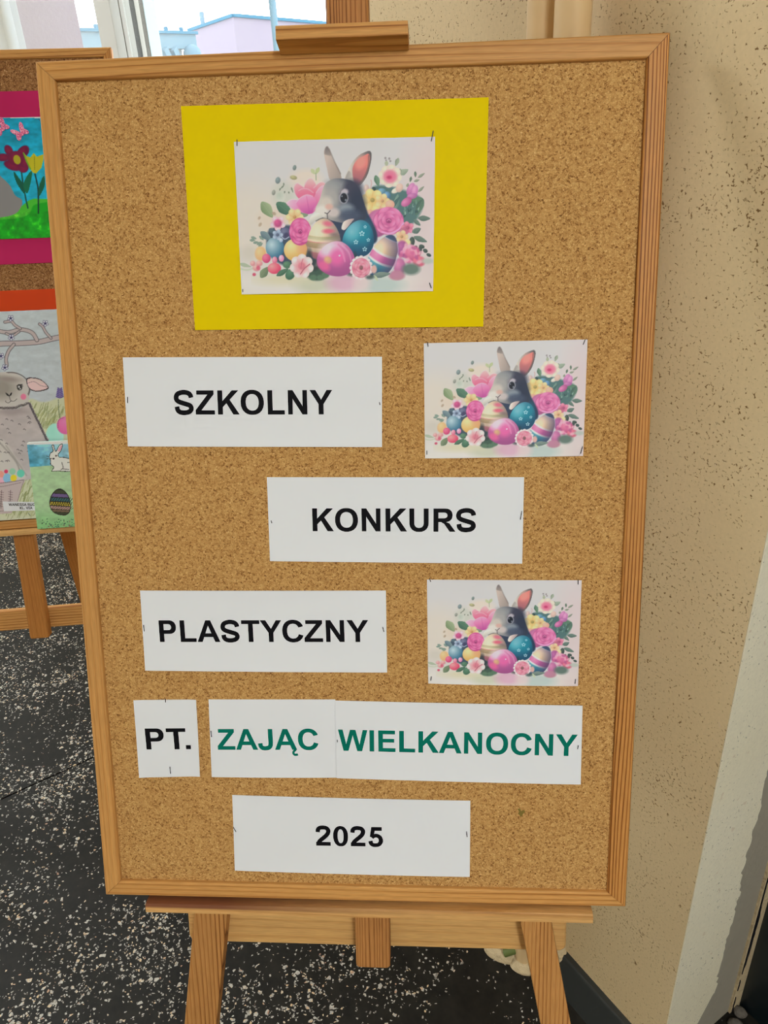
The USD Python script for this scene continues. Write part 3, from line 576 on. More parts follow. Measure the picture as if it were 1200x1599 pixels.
def lettered(text, quad, base, ink, label, st, lift, z=CORK_Z, M=B1M, P=B1P, sharp=False):
    """A strip of white paper with a word; base = (left x, y, right x, y, capital height) of the line of letters."""
    quad = mm(quad); pos, c = origin_of(M, P, quad)
    t = thing('lettered_sheet', label, 'paper sheet', M, pos, 'white lettered sheets on the front board')
    q = [(x - c[0], y - c[1]) for x, y in quad]
    mesh, uv, xy = sheet_mesh(q, z + 0.0002, 60, 24, lift)
    obj('sheet', mesh, 'paper', t, smooth=True)
    x0, y0, x1, y1, hgt = (k / 1000.0 for k in base)
    xs, pen_x = [], 0.0
    for i, ch in enumerate(text):
        if i: pen_x += KERN.get((text[i - 1], ch), 0)
        xs.append(pen_x); pen_x += ADV[ch]
    lo = xs[0] + G[text[0]].bounds[0]; hi = xs[-1] + G[text[-1]].bounds[2]
    d = np.array([x1 - x0, y1 - y0]); s = np.linalg.norm(d) / (hi - lo); ang = math.degrees(math.atan2(d[1], d[0])); sy = hgt / 1466.0
    zl = z + 0.00045 + (lift(np.array([0.5]), np.array([0.5]))[0] if lift else 0) + 0.0001
    for ch, px in zip(text, xs):
        gpoly = affinity.translate(affinity.scale(affinity.translate(G[ch], px - lo, 0), s, sy, origin=(0, 0)), 0, 0)
        gpoly = affinity.translate(affinity.rotate(gpoly, ang, origin=(0, 0)), x0 - c[0], y0 - c[1])
        obj('letter' if not ch.isdigit() else 'digit', extrude(gpoly.simplify(0.00003), zl, 0.00012), ink, t, smooth=False)
    staples(t, [((a[0] - c[0] * 1000, a[1] - c[1] * 1000), (b[0] - c[0] * 1000, b[1] - c[1] * 1000)) for a, b in st], z + 0.0006)
    return t
K, GR = 'ink_black', 'ink_green'
lettered('SZKOLNY', [(-235.6, 616.7), (32.1, 613.6), (30.8, 522.2), (-237.1, 524.8)], (-184.8, 557.7, -19.7, 556.3, 24.6), K, 'white sheet lettered SZKOLNY in black, below the yellow card', [((-233.3, 576.1), (-233.7, 570.2)), ((28.8, 568.0), (29.3, 565.5))], curl(bottom=0.0012, top=0.0006))
lettered('KONKURS', [(-90.7, 491.5), (176.5, 490.2), (176.2, 398.8), (-91, 401)], (-43.9, 433.7, 127.5, 433.1, 24.4), K, 'white sheet lettered KONKURS in black, in the middle of the board', [((-87.9, 445.0), (-87.2, 442.6)), ((174.6, 454.8), (173.4, 446.0))], curl(bottom=0.0012, top=0.0008))
lettered('PLASTYCZNY', [(-235.4, 367.7), (32.7, 368.9), (32.8, 276.5), (-236.2, 275.6)], (-216.9, 309.3, 13.3, 311.3, 24.6), K, 'white sheet lettered PLASTYCZNY in black, beside the lowest rabbit picture', [((-233.9, 328.4), (-233.7, 321.7)), ((28.7, 328.2), (30.0, 323.1))], curl(bottom=0.0010, top=0.0010))
lettered('PT.', [(-251.9, 240.6), (-180.3, 242.3), (-181.3, 149.5), (-252.1, 146.4)], (-241.0, 181.5, -190.0, 182.7, 25.2), K, 'small white sheet lettered PT. in black, at the left of its row', [((-215.2, 242.6), (-215.4, 238.8)), ((-215.4, 160.6), (-215.2, 152.7))], curl(left=0.0008, right=0.0012))
lettered('ZAJĄC', [(-166.6, 242.5), (-24.7, 244.5), (-25.6, 151.2), (-168.1, 149)], (-158.9, 182.6, -44.9, 184.6, 24.8), GR, 'white sheet lettered ZAJĄC in green, overlapped by the sheet on its right', [((-165.7, 205.1), (-165.4, 198.2))], curl(bottom=0.0010))
lettered('WIELKANOCNY', [(-24.8, 243.8), (243.4, 241.6), (244.3, 149.2), (-25.6, 151.2)], (-22.7, 184.6, 239.0, 182.9, 25.1), GR, 'white sheet lettered WIELKANOCNY in green, near the right side of the board', [((-23.6, 197.4), (-23.4, 195.0)), ((240.1, 195.4), (239.5, 191.7))], curl(bottom=0.0010, top=0.0008), z=CORK_Z + 0.0011)
lettered('2025', [(-145.6, 127.3), (123.9, 126.4), (123.7, 31.8), (-147.3, 31.8)], (-51.2, 66.6, 25.5, 67.2, 24.7), K, 'white sheet with the number 2025 in black, lowest on the board', [((-146.1, 87.3), (-143.4, 81.7)), ((119.8, 88.6), (120.5, 82.3))], curl(bottom=0.0012, top=0.0010))

def card(name, label, quad, m, z, M, P, lift=None, cat='card', st=()):
    quad = mm(quad); pos, c = origin_of(M, P, quad); t = thing(name, label, cat, M, pos)
    mesh, uv, xy = sheet_mesh([(x - c[0], y - c[1]) for x, y in quad], z + 0.0002, 40, 30, lift, 0.0004)
    obj('sheet', mesh, m, t, smooth=True)
    staples(t, [((a[0] - c[0] * 1000, a[1] - c[1] * 1000), (b[0] - c[0] * 1000, b[1] - c[1] * 1000)) for a, b in st], z + 0.0008)
    return t
card('colored_card', 'bright yellow card at the top of the front board, behind the largest rabbit picture', [(-159.7, 854.4), (136.5, 852.5), (133.3, 641.5), (-158.2, 642.8)], 'yellow_card', CORK_Z, B1M, B1P, curl(bottom=0.0012, right=0.0004))

# ------------------------------------------------------------------ printed and painted pictures: ink laid down shape by shape on the sheet's own vertices
def homography(src, dst):
    A = []
    for (x, y), (u, v) in zip(src, dst): A += [[x, y, 1, 0, 0, 0, -u * x, -u * y, -u], [0, 0, 0, x, y, 1, -v * x, -v * y, -v]]
    h = np.linalg.svd(np.array(A, float))[2][-1].reshape(3, 3)
    def f(x, y):
        q = h @ np.vstack([x, y, np.ones_like(x)]); return q[0] / q[2], q[1] / q[2]
    return f
def smooth_loop(pts, n=8):
    P = np.array(pts, float); P = np.vstack([P[-1], P, P[:2]]); out = []
    for i in range(1, len(P) - 2):
        for t in np.linspace(0, 1, n, endpoint=False):
            out.append(0.5 * ((2 * P[i]) + (P[i + 1] - P[i - 1]) * t + (2 * P[i - 1] - 5 * P[i] + 4 * P[i + 1] - P[i + 2]) * t * t + (3 * P[i] - P[i - 1] - 3 * P[i + 1] + P[i + 2]) * t ** 3))
    return np.array(out)
class Ink:
    def __init__(s, x, y, bg): s.x, s.y = x, y; s.c = np.tile(np.array(bg, float), (len(x), 1))
    def box(s, x0, y0, x1, y1): return np.nonzero((s.x > x0) & (s.x < x1) & (s.y > y0) & (s.y < y1))[0]
    def put(s, i, a, col): s.c[i] = s.c[i] * (1 - a[:, None]) + np.asarray(col, float) * a[:, None]
    def ell(s, cx_, cy_, rx, ry, ang=0, c=(0, 0, 0), c2=None, hl=(-0.3, -0.35), soft=4.0, a=1.0):
        m = max(rx, ry) + soft + 2; i = s.box(cx_ - m, cy_ - m, cx_ + m, cy_ + m)
        if not len(i): return
        t = math.radians(ang); dx, dy = s.x[i] - cx_, s.y[i] - cy_
        u, v = (dx * math.cos(t) + dy * math.sin(t)) / rx, (-dx * math.sin(t) + dy * math.cos(t)) / ry
        r = np.hypot(u, v); al = np.clip((1 - r) * min(rx, ry) / soft + 0.5, 0, 1) * a
        col = np.array(c, float)
        if c2 is not None:
            k = np.clip(np.hypot(u - hl[0], v - hl[1]) / 1.35, 0, 1)[:, None]; col = col * (1 - k) + np.array(c2, float) * k
        s.put(i, al, col)
    def sdf(s, i, pts):
        pg = Polygon(pts).buffer(0); ln = pg.boundary; L = ln.length; k = max(40, int(L / 2.0))
        if L < 40: k = 60
        bp = np.array([ln.interpolate(q).coords[0] for q in np.linspace(0, L, k)])
        d = cKDTree(bp).query(np.c_[s.x[i], s.y[i]])[0]
        return np.where(shapely.contains_xy(pg, s.x[i], s.y[i]), d, -d)
    def poly(s, pts, c, c2=None, g=None, soft=3.0, sm=True, a=1.0):
        P = smooth_loop(pts) if sm else np.array(pts, float); lo, hi = P.min(0) - soft - 2, P.max(0) + soft + 2
        i = s.box(lo[0], lo[1], hi[0], hi[1])
        if not len(i): return
        al = np.clip(s.sdf(i, P) / soft + 0.5, 0, 1) * a; col = np.array(c, float)
        if c2 is not None:
            (x0, y0), (x1, y1) = g or ((lo[0], lo[1]), (hi[0], hi[1])); d = np.array([x1 - x0, y1 - y0], float)
            k = np.clip(((s.x[i] - x0) * d[0] + (s.y[i] - y0) * d[1]) / (d @ d), 0, 1)[:, None]; col = col * (1 - k) + np.array(c2, float) * k
        s.put(i, al, col)
    def line(s, pts, w, c, soft=2.0, sm=True, a=1.0, taper=False):
        P = spline(pts, 10) if sm and len(pts) > 2 else np.array(pts, float)
        ls = LineString(P); bp = np.array([ls.interpolate(q).coords[0] for q in np.linspace(0, ls.length, max(6, int(ls.length / 1.0)))])
        lo, hi = P.min(0) - w - soft - 1, P.max(0) + w + soft + 1; i = s.box(lo[0], lo[1], hi[0], hi[1])
        if not len(i): return
        d, k = cKDTree(bp).query(np.c_[s.x[i], s.y[i]]); ww = w / 2 * (1 - 0.85 * k / len(bp)) if taper else w / 2
        s.put(i, np.clip((ww - d) / soft + 0.5, 0, 1) * a, c)
    def leaf(s, x0, y0, x1, y1, w, c, c2=None, vein=True, soft=2.5):
        d = np.array([x1 - x0, y1 - y0], float); n = np.array([-d[1], d[0]]) / np.hypot(*d) * w; p = np.array([x0, y0])
        s.poly([p, p + d * 0.3 + n * 0.85, p + d * 0.6 + n * 0.8, p + d, p + d * 0.6 - n * 0.8, p + d * 0.3 - n * 0.85], c, c2, ((x0 - n[0], y0 - n[1]), (x0 + n[0], y0 + n[1])), soft)
        if vein and w > 6: s.line([p + d * 0.05, p + d * 0.9], 1.6, np.array(c) * 0.75 + 40, 2.0, False, 0.7)
    def flower(s, cx_, cy_, r, n, c, c2, mid, rm, ang=0, squash=1.0):
        for k in range(n):
            t = math.radians(ang + 360 * k / n); s.ell(cx_ + 0.58 * r * math.cos(t), cy_ + 0.58 * r * math.sin(t) * squash, 0.46 * r, 0.42 * r, ang + 360 * k / n, c, c2, (0.5, 0), 3)
            s.line([(cx_ + 0.2 * r * math.cos(t), cy_ + 0.2 * r * math.sin(t) * squash), (cx_ + 0.6 * r * math.cos(t), cy_ + 0.6 * r * math.sin(t) * squash)], 2.0, c2, 3, False, 0.6)
        s.ell(cx_, cy_, rm, rm * squash, 0, mid, np.array(mid) * 0.8, soft=rm * 0.5)
    def rose(s, cx_, cy_, rx, ry, ang, c, cd, cl):
        """A full rose: rings of cupped petals, pale at the rim and deep towards the heart."""
        s.ell(cx_, cy_, rx, ry, ang, c, cd, (-0.1, -0.2), 4); rs = random.Random(int(cx_ * 7 + cy_))
        c, cd, cl = (np.array(q, float) for q in (c, cd, cl)); deep = cd * 0.86
        for off, size, n in ((0.60, 0.44, 6), (0.40, 0.38, 5), (0.20, 0.30, 4)):
            t0 = rs.uniform(0, 360)
            for k in range(n):
                t = math.radians(t0 + 360 * k / n + rs.uniform(-12, 12)); px, py = cx_ + rx * off * math.cos(t), cy_ + ry * off * math.sin(t); d = math.degrees(math.atan2(ry * math.sin(t), rx * math.cos(t)))
                s.ell(px - 0.03 * rx, py + 0.05 * ry, rx * size * 0.92, rx * size * 1.12, d, deep, soft=rx * 0.14, a=0.35)
                s.ell(px, py, rx * size * 0.86, rx * size * 1.08, d, cl * 0.55 + c * 0.45, c * 0.45 + cd * 0.55, (0.95, 0.0), 3, 0.92)
        s.ell(cx_, cy_, rx * 0.17, ry * 0.17, ang, deep, deep * 0.9, soft=rx * 0.10)
        s.line([(cx_ - 0.1 * rx, cy_), (cx_, cy_ - 0.1 * ry), (cx_ + 0.12 * rx, cy_)], rx * 0.05, cl, rx * 0.06, True, 0.7)
    def albedo(s, white=200.0, k=0.80): return np.clip(lin(np.clip(s.c, 0, 255)) / lin(white) * k, 0, 0.86)

def rabbit_picture(x, y):
    """A grey rabbit among flowers and painted eggs; x, y in tenths of a millimetre-like units, about 1130 x 870."""
    s = Ink(x, y, (193, 192, 196)); N = np.arange(len(x))
    s.ell(120, 560, 260, 240, 0, (203, 194, 184), soft=200, a=0.8); s.ell(1130, 480, 160, 420, 0, (200, 184, 188), soft=150, a=0.9)
    s.put(N, np.clip((y - 770) / 90, 0, 1) * 0.9, (203, 199, 196)); s.put(N, np.clip((y - 700) / 200, 0, 1) * np.clip((x - 950) / 150, 0, 1) * 0.7, (196, 178, 182))
    for a_ in ((480, 890, 110, 46, (176, 180, 158)), (640, 880, 90, 50, (196, 146, 176)), (860, 895, 120, 50, (158, 178, 178)), (745, 885, 50, 45, (206, 184, 188)), (300, 862, 140, 30, (196, 190, 160))): s.ell(*a_[:4], 0, a_[4], soft=40, a=0.75)
    # soft foliage behind
    for a_ in ((300, 380, 60, 70, (186, 188, 180)), (430, 300, 90, 60, (210, 196, 184)), (250, 520, 90, 60, (202, 188, 176)), (110, 710, 50, 40, (190, 184, 176))): s.ell(*a_[:4], 0, a_[4], soft=40, a=0.8)
    for a_ in ((364, 230, 10, 15, 10, (132, 148, 148)), (270, 302, 14, 19, 10, (136, 154, 160)), (246, 371, 10, 15, 10, (160, 164, 156)), (358, 286, 20, 12, 10, (186, 182, 138))): s.ell(*a_[:5], a_[5], np.array(a_[5]) * 0.75)
    for a_ in ((302, 315, 304, 335), (304, 330, 285, 350), (310, 362, 305, 378), (330, 365, 334, 378), (345, 340, 356, 372), (285, 345, 278, 362)): s.leaf(*a_, 5, (122, 132, 120), vein=False)
    s.leaf(458, 236, 480, 268, 12, (178, 186, 148)); s.leaf(503, 228, 482, 268, 12, (170, 180, 140)); s.line([(484, 262), (486, 300)], 5, (140, 155, 130))
    s.ell(285, 395, 26, 30, 0, (172, 182, 172), (196, 198, 192), soft=14)
    s.leaf(178, 424, 240, 512, 33, (156, 170, 138), (108, 130, 96)); s.leaf(262, 428, 352, 500, 34, (92, 130, 108), (62, 96, 84)); s.leaf(440, 500, 395, 480, 22, (120, 140, 118))
    # big pink tulip
    for pts, c1, c2, gr in (([(362, 336), (378, 318), (400, 330), (440, 360), (450, 420), (410, 420), (372, 385)], (228, 160, 172), (204, 88, 132), ((368, 325), (410, 400))),
                            ([(420, 330), (440, 296), (462, 290), (480, 315), (490, 360), (470, 420), (430, 400)], (232, 178, 178), (206, 96, 136), ((455, 292), (455, 380))),
                            ([(472, 345), (500, 318), (520, 312), (545, 328), (546, 390), (505, 430), (470, 410)], (230, 164, 172), (196, 78, 124), ((520, 312), (500, 410))),
                            ([(388, 360), (408, 350), (440, 352), (470, 372), (476, 440), (440, 470), (400, 430)], (220, 124, 152), (190, 74, 122), ((420, 350), (440, 450))),
                            ([(486, 372), (505, 345), (532, 332), (536, 380), (520, 430), (490, 468), (455, 490), (462, 430)], (232, 168, 188), (188, 80, 142), ((525, 335), (470, 470))),
                            ([(318, 432), (345, 412), (380, 415), (415, 440), (450, 490), (420, 488), (380, 476), (345, 458)], (232, 176, 198), (196, 92, 160), ((325, 425), (430, 485))),
                            ([(372, 428), (395, 402), (432, 384), (466, 392), (488, 420), (480, 460), (450, 492), (405, 474)], (230, 150, 186), (182, 76, 150), ((420, 386), (450, 488)))):
        s.poly(pts, c1, c2, gr, 4)
        s.line(pts[:4], 4, (238, 202, 210), 5, a=0.6)
    s.line([(432, 392), (440, 440), (448, 485)], 3, (170, 70, 140), 5, a=0.5)
    # left bunch
    s.poly([(215, 590), (300, 560), (350, 560), (470, 600), (480, 780), (330, 790), (220, 720)], (62, 78, 98), soft=14)
    for a_ in ((110, 640, 142, 640), (130, 655, 160, 650), (118, 622, 150, 632), (160, 675, 185, 655), (150, 665, 178, 650), (165, 615, 190, 640)): s.leaf(*a_, 9, (122, 142, 132), vein=False)
    s.leaf(172, 592, 232, 640, 22, (120, 142, 150), (86, 108, 120)); s.leaf(220, 575, 250, 600, 14, (78, 100, 116))
    s.flower(365, 510, 48, 6, (224, 206, 162), (200, 170, 120), (206, 150, 100), 9); s.ell(425, 560, 30, 30, 0, (206, 190, 150), soft=10)
    s.flower(270, 545, 42, 5, (226, 200, 206), (206, 150, 176), (202, 84, 142), 22, 20)
    for a_ in ((165, 515, 7, 10), (170, 552, 8, 12), (248, 490, 12, 9)): s.ell(*a_, 30, (168, 150, 132), soft=5)
    s.ell(312, 600, 30, 32, 0, (112, 118, 150), (66, 72, 104)); s.ell(318, 612, 14, 14, 0, (64, 66, 98), soft=8); s.line([(292, 622), (310, 634), (332, 622)], 5, (168, 178, 204), 4)
    s.ell(253, 682, 52, 58, 0, (176, 198, 206), (54, 106, 138), (-0.35, -0.3), 3)
    s.flower(268, 610, 30, 5, (172, 188, 206), (122, 140, 172), (96, 108, 140), 9); s.ell(288, 640, 11, 12, 0, (190, 206, 224), (140, 160, 190))
    s.ell(370, 695, 66, 64, 0, (226, 206, 156), (198, 158, 86), (-0.4, -0.4), 3); s.ell(420, 680, 40, 40, 0, (210, 150, 120), soft=30, a=0.6)
    s.ell(172, 715, 32, 40, 0, (222, 190, 142), (206, 160, 112), soft=8)
    s.rose(396, 592, 62, 78, 0, (218, 108, 164), (186, 70, 134), (234, 150, 190))
    s.leaf(50, 770, 120, 790, 12, (160, 172, 152), vein=False); s.line([(60, 800), (100, 806), (150, 790)], 8, (178, 186, 168), 8); s.leaf(172, 850, 215, 790, 24, (122, 138, 110), (92, 110, 88))
    for a_ in ((205, 742, 24, 26, (226, 118, 152), (190, 66, 112)), (252, 752, 15, 20, (232, 168, 188), (196, 96, 132)), (290, 742, 15, 19, (238, 190, 208), (206, 120, 164)), (250, 798, 38, 31, (232, 150, 152), (200, 66, 102))): s.ell(*a_[:4], 0, a_[4], a_[5], (-0.4, -0.4), 3)
    for a_ in ((150, 795, 22, 18), (128, 770, 14, 14), (165, 770, 18, 15)): s.ell(*a_, 0, (214, 180, 176), (196, 120, 132), soft=8)
    s.ell(136, 832, 10, 9, 0, (190, 80, 108), soft=5); s.ell(158, 795, 10, 12, 0, (196, 92, 118), soft=6)
    s.leaf(262, 840, 330, 800, 17, (86, 122, 100), (58, 92, 78)); s.ell(322, 778, 24, 20, 0, (96, 138, 112), (66, 102, 84)); s.ell(340, 832, 26, 32, 30, (92, 134, 110), (58, 96, 78)); s.ell(492, 828, 62, 40, 0, (62, 86, 76), soft=12)
    for a_ in ((470, 850, 20, 16), (510, 850, 20, 15), (540, 835, 22, 18)): s.ell(*a_, 0, (82, 112, 92), soft=8)
    # right bunch
    s.poly([(800, 350), (850, 330), (960, 350), (1090, 412), (1060, 520), (1000, 560), (930, 520), (860, 460), (790, 420)], (74, 108, 110), soft=16)
    for a_ in ((878, 175, 6, 7), (900, 178, 6, 7), (906, 192, 6, 6), (882, 188, 5, 5)): s.ell(*a_, 0, (140, 134, 140), soft=3)
    s.leaf(884, 190, 884, 224, 11, (160, 168, 146)); s.leaf(952, 174, 936, 220, 13, (158, 168, 152), (122, 134, 120)); s.leaf(955, 268, 1008, 240, 19, (160, 172, 156), (126, 142, 128)); s.leaf(960, 235, 966, 262, 10, (138, 152, 136))
    for a_ in ((1047, 250, 1049, 285), (1025, 280, 1018, 312)): s.leaf(*a_, 8, (92, 112, 98), vein=False)
    for a_ in ((1062, 288, 1102, 260), (1040, 308, 1072, 298), (1064, 368, 1098, 336), (1000, 340, 1008, 318)): s.leaf(*a_, 9, (150, 156, 142), (116, 124, 112), vein=False)
    s.flower(905, 278, 64, 8, (228, 208, 192), (220, 182, 176), (216, 92, 132), 26, 10); s.ell(905, 280, 40, 38, 0, (214, 98, 138), (222, 140, 158), (0, 0), 16); s.ell(900, 285, 14, 10, 0, (184, 60, 104), soft=10)
    s.leaf(822, 272, 840, 336, 17, (112, 146, 122), (70, 104, 88)); s.leaf(804, 340, 826, 362, 10, (50, 72, 72)); s.line([(790, 362), (800, 320), (796, 300)], 5, (186, 140, 140), 4, a=0.7); s.ell(770, 348, 16, 22, 0, (206, 190, 186), (180, 150, 150), soft=8)
    s.ell(858, 366, 24, 20, 0, (122, 168, 194), (70, 112, 140)); s.ell(888, 388, 19, 23, 0, (118, 164, 200), (64, 104, 144))
    s.leaf(990, 425, 1094, 408, 30, (96, 132, 106), (70, 104, 90)); s.leaf(1094, 408, 1050, 500, 22, (90, 122, 104), (64, 92, 86)); s.leaf(935, 470, 950, 380, 18, (124, 152, 140), (84, 116, 112)); s.leaf(905, 470, 960, 395, 12, (66, 98, 100))
    rs = random.Random(12)
    for k in range(26):
        x0, y0 = rs.uniform(975, 1062), rs.uniform(440, 515); s.leaf(x0, y0, x0 + rs.uniform(-8, 14), y0 - rs.uniform(18, 34), 5, rs.choice([(126, 158, 148), (70, 102, 102), (98, 134, 126), (52, 80, 84)]), vein=False)
    for a_ in ((935, 360, 24, 14, -30, (226, 214, 204)), (958, 345, 20, 26, 20, (220, 188, 178))): s.ell(*a_[:5], a_[5], np.array(a_[5]) * 0.86, soft=4)
    s.ell(1022, 352, 20, 38, 25, (206, 140, 188), (172, 96, 156)); s.ell(1045, 365, 18, 36, 10, (212, 150, 192), (180, 104, 166)); s.ell(1030, 392, 30, 16, -10, (196, 126, 178), (160, 90, 150)); s.ell(998, 425, 34, 22, -38, (206, 130, 178), (164, 74, 130))
    s.ell(830, 450, 80, 60, 0, (206, 160, 140), soft=24)
    s.flower(805, 414, 64, 6, (230, 210, 156), (206, 176, 110), (176, 156, 96), 12, 10); s.flower(862, 420, 42, 5, (234, 206, 160), (212, 172, 124), (206, 160, 120), 8); s.ell(905, 440, 26, 26, 0, (222, 180, 158), (204, 150, 134))
    s.ell(835, 545, 66, 80, 15, (206, 130, 176), (150, 72, 122), (-0.1, -0.3), 8)
    s.rose(898, 532, 86, 78, 10, (214, 116, 168), (182, 76, 138), (232, 160, 198)); s.line([(860, 595), (905, 604), (955, 580), (982, 545)], 9, (230, 150, 196), 5)
    s.flower(1005, 572, 36, 5, (216, 144, 168), (190, 96, 134), (182, 84, 124), 10, 40); s.ell(985, 590, 24, 24, 0, (170, 90, 120), soft=12, a=0.7)
    for a_ in ((1064, 517, 1134, 520, 18), (1040, 525, 1078, 560, 13), (1035, 600, 1080, 575, 18), (1040, 622, 1116, 652, 17), (1032, 600, 1050, 578, 9)): s.leaf(*a_, (104, 126, 118), (76, 98, 94))
    for a_ in ((1030, 650, 16, 27, 5), (1052, 682, 9, 10, 40), (1076, 700, 11, 27, 5), (1086, 678, 16, 11, 20), (1106, 702, 14, 11, 30), (1126, 726, 14, 9, 25)): s.ell(*a_, (70, 88, 84), (50, 64, 62), soft=3)
    s.flower(972, 622, 36, 5, (232, 198, 162), (208, 164, 128), (196, 150, 110), 8); s.ell(1005, 655, 18, 18, 0, (226, 200, 152), soft=8)
    for a_ in ((975, 690, 34, 46, (178, 100, 160), (136, 62, 120)), (1032, 716, 46, 44, (216, 128, 164), (180, 76, 122)), (1070, 762, 36, 30, (216, 120, 146), (190, 90, 116)), (960, 790, 34, 48, (200, 126, 172), (160, 84, 136)), (945, 840, 46, 28, (178, 120, 150), (170, 120, 140))): s.ell(*a_[:4], 0, a_[4], a_[5], soft=10)
    for k in range(18):
        x0, y0 = rs.uniform(945, 1085), rs.uniform(670, 790); s.ell(x0, y0, 16, 10, rs.uniform(0, 180), rs.choice([(222, 150, 184), (196, 96, 146), (170, 76, 132), (226, 172, 188)]), soft=7, a=0.75)
    s.ell(1025, 805, 50, 32, 0, (92, 112, 106), soft=18); s.ell(1120, 760, 34, 16, 0, (170, 176, 170), soft=12)
    # body of the rabbit
    s.poly([(500, 520), (600, 490), (740, 440), (785, 500), (830, 600), (815, 660), (700, 660), (600, 640), (520, 580)], (50, 62, 86), (36, 56, 84), ((600, 500), (800, 640)), 10)
    s.poly([(531, 150), (538, 118), (550, 109), (562, 126), (580, 180), (606, 222), (624, 262), (628, 300), (600, 304), (564, 298), (548, 236)], (186, 170, 164), (150, 138, 134), ((540, 220), (620, 240)), 3); s.poly([(533, 150), (538, 118), (550, 109), (562, 128), (570, 160), (548, 158)], (110, 104, 108), (150, 138, 134), ((548, 112), (552, 165)), 8)
    s.line([(560, 125), (592, 200), (624, 265)], 6, (116, 106, 104), 6, a=0.7)
    s.poly([(646, 302), (660, 258), (690, 200), (730, 158), (775, 136), (794, 138), (800, 165), (790, 225), (772, 280), (735, 330), (700, 330)], (196, 190, 184), (92, 88, 92), ((675, 240), (775, 250)), 3)
    s.poly([(648, 300), (668, 250), (684, 262), (694, 310), (690, 330), (660, 320)], (150, 146, 146), (186, 180, 174), ((660, 280), (696, 285)), 6)
    s.poly([(694, 226), (712, 192), (748, 166), (780, 150), (790, 170), (784, 216), (766, 268), (736, 312), (712, 326), (698, 300), (692, 262)], (212, 120, 116), (130, 82, 100), ((735, 200), (722, 335)), 5); s.ell(738, 200, 26, 40, 20, (218, 140, 132), soft=20, a=0.7); s.line([(784, 160), (780, 225), (755, 290), (725, 326)], 7, (112, 84, 84), 7, a=0.8)
    s.poly([(524, 350), (545, 314), (590, 292), (650, 294), (700, 312), (734, 356), (752, 412), (768, 470), (764, 530), (700, 545), (630, 542), (570, 528), (520, 510), (488, 492), (484, 458), (506, 410)], (184, 178, 172), (50, 58, 78), ((510, 420), (700, 400)), 4)
    s.ell(600, 330, 60, 30, 10, (140, 144, 150), soft=30, a=0.7); s.ell(695, 350, 52, 52, 0, (56, 58, 78), soft=34, a=0.9); s.ell(580, 400, 36, 60, 0, (160, 158, 158), soft=34, a=0.8); s.ell(720, 440, 46, 80, 0, (40, 50, 72), soft=34, a=0.85)
    s.ell(655, 462, 44, 28, 0, (126, 138, 152), soft=24, a=0.9); s.ell(680, 500, 60, 34, 0, (66, 78, 102), soft=24, a=0.85); s.ell(545, 430, 34, 36, 0, (196, 186, 178), soft=24, a=0.8)
    s.ell(518, 478, 40, 34, 0, (208, 204, 200), soft=20, a=0.85); s.ell(585, 485, 34, 26, 0, (196, 184, 184), soft=18, a=0.8); s.ell(560, 452, 22, 16, 0, (200, 160, 152), soft=12, a=0.9)
    s.line([(536, 486), (550, 490), (566, 474)], 5, (84, 76, 82), 3); s.line([(549, 490), (550, 506), (552, 520)], 5, (84, 78, 84), 4)
    s.ell(644, 368, 24, 18, -10, (180, 172, 184), soft=10, a=0.9); s.line([(622, 380), (626, 362), (640, 350)], 6, (90, 84, 92), 7, a=0.7); s.ell(642, 402, 26, 32, 0, (150, 150, 164), soft=7); s.ell(643, 402, 20, 27, 0, (30, 34, 46), (18, 24, 38), soft=4); s.ell(654, 414, 6, 7, 0, (150, 158, 172), soft=5, a=0.7); s.ell(632, 392, 4, 5, 0, (120, 126, 140), soft=3)
    s.poly([(446, 530), (462, 500), (494, 486), (520, 500), (518, 516), (486, 530), (462, 552), (448, 548)], (214, 212, 206), (170, 168, 164), ((470, 500), (490, 545)), 4); s.line([(486, 532), (520, 518), (560, 524)], 6, (84, 84, 84), 5, a=0.8)
    s.poly([(640, 540), (668, 524), (700, 520), (690, 536), (666, 566), (646, 584), (630, 574)], (216, 204, 198), (160, 140, 144), ((640, 550), (690, 560)), 4)
    # eggs
    def egg(cx_, cy_, rx, ry, ang, bands, dark, hl, shade=0.75):
        m = max(rx, ry) + 8; i = s.box(cx_ - m, cy_ - m, cx_ + m, cy_ + m); t = math.radians(ang); dx, dy = s.x[i] - cx_, s.y[i] - cy_
        u, v = dx * math.cos(t) + dy * math.sin(t), -dx * math.sin(t) + dy * math.cos(t)
        w = rx * (1 + 0.16 * v / ry); r = np.hypot(u / w, v / ry); al = np.clip((1 - r) * min(rx, ry) / 3 + 0.5, 0, 1)
        pos = np.array([b[0] for b in bands], float); cols = np.array([b[1] for b in bands], float); f = v / ry + 0.10 * (u / rx) ** 2
        col = np.stack([np.interp(f, pos, cols[:, k]) for k in range(3)], 1)
        k = np.clip((np.hypot(u / rx - hl[0], v / ry - hl[1]) - 0.35) / 1.1, 0, 1)[:, None] * shade; col = col * (1 - k) + np.array(dark) * k
        h = np.clip(1 - np.hypot((u / rx - hl[0]) / 0.75, (v / ry - hl[1]) / 0.75), 0, 1)[:, None] * 0.55; col = col * (1 - h * 0.7) + np.array((224, 222, 220)) * h * 0.7
        s.put(i, al, col)
    CR, OL, BR = (222, 196, 166), (170, 162, 116), (166, 140, 100)
    egg(531, 640, 94, 122, 0, [(-1, CR), (-0.17, CR), (-0.12, OL), (0.0, (186, 178, 140)), (0.04, CR), (0.10, CR), (0.13, (206, 120, 120)), (0.17, BR), (0.38, BR), (0.42, CR), (0.56, CR), (0.62, (206, 110, 116)), (1, (168, 70, 96))], (104, 92, 100), (-0.45, -0.35), 0.8)
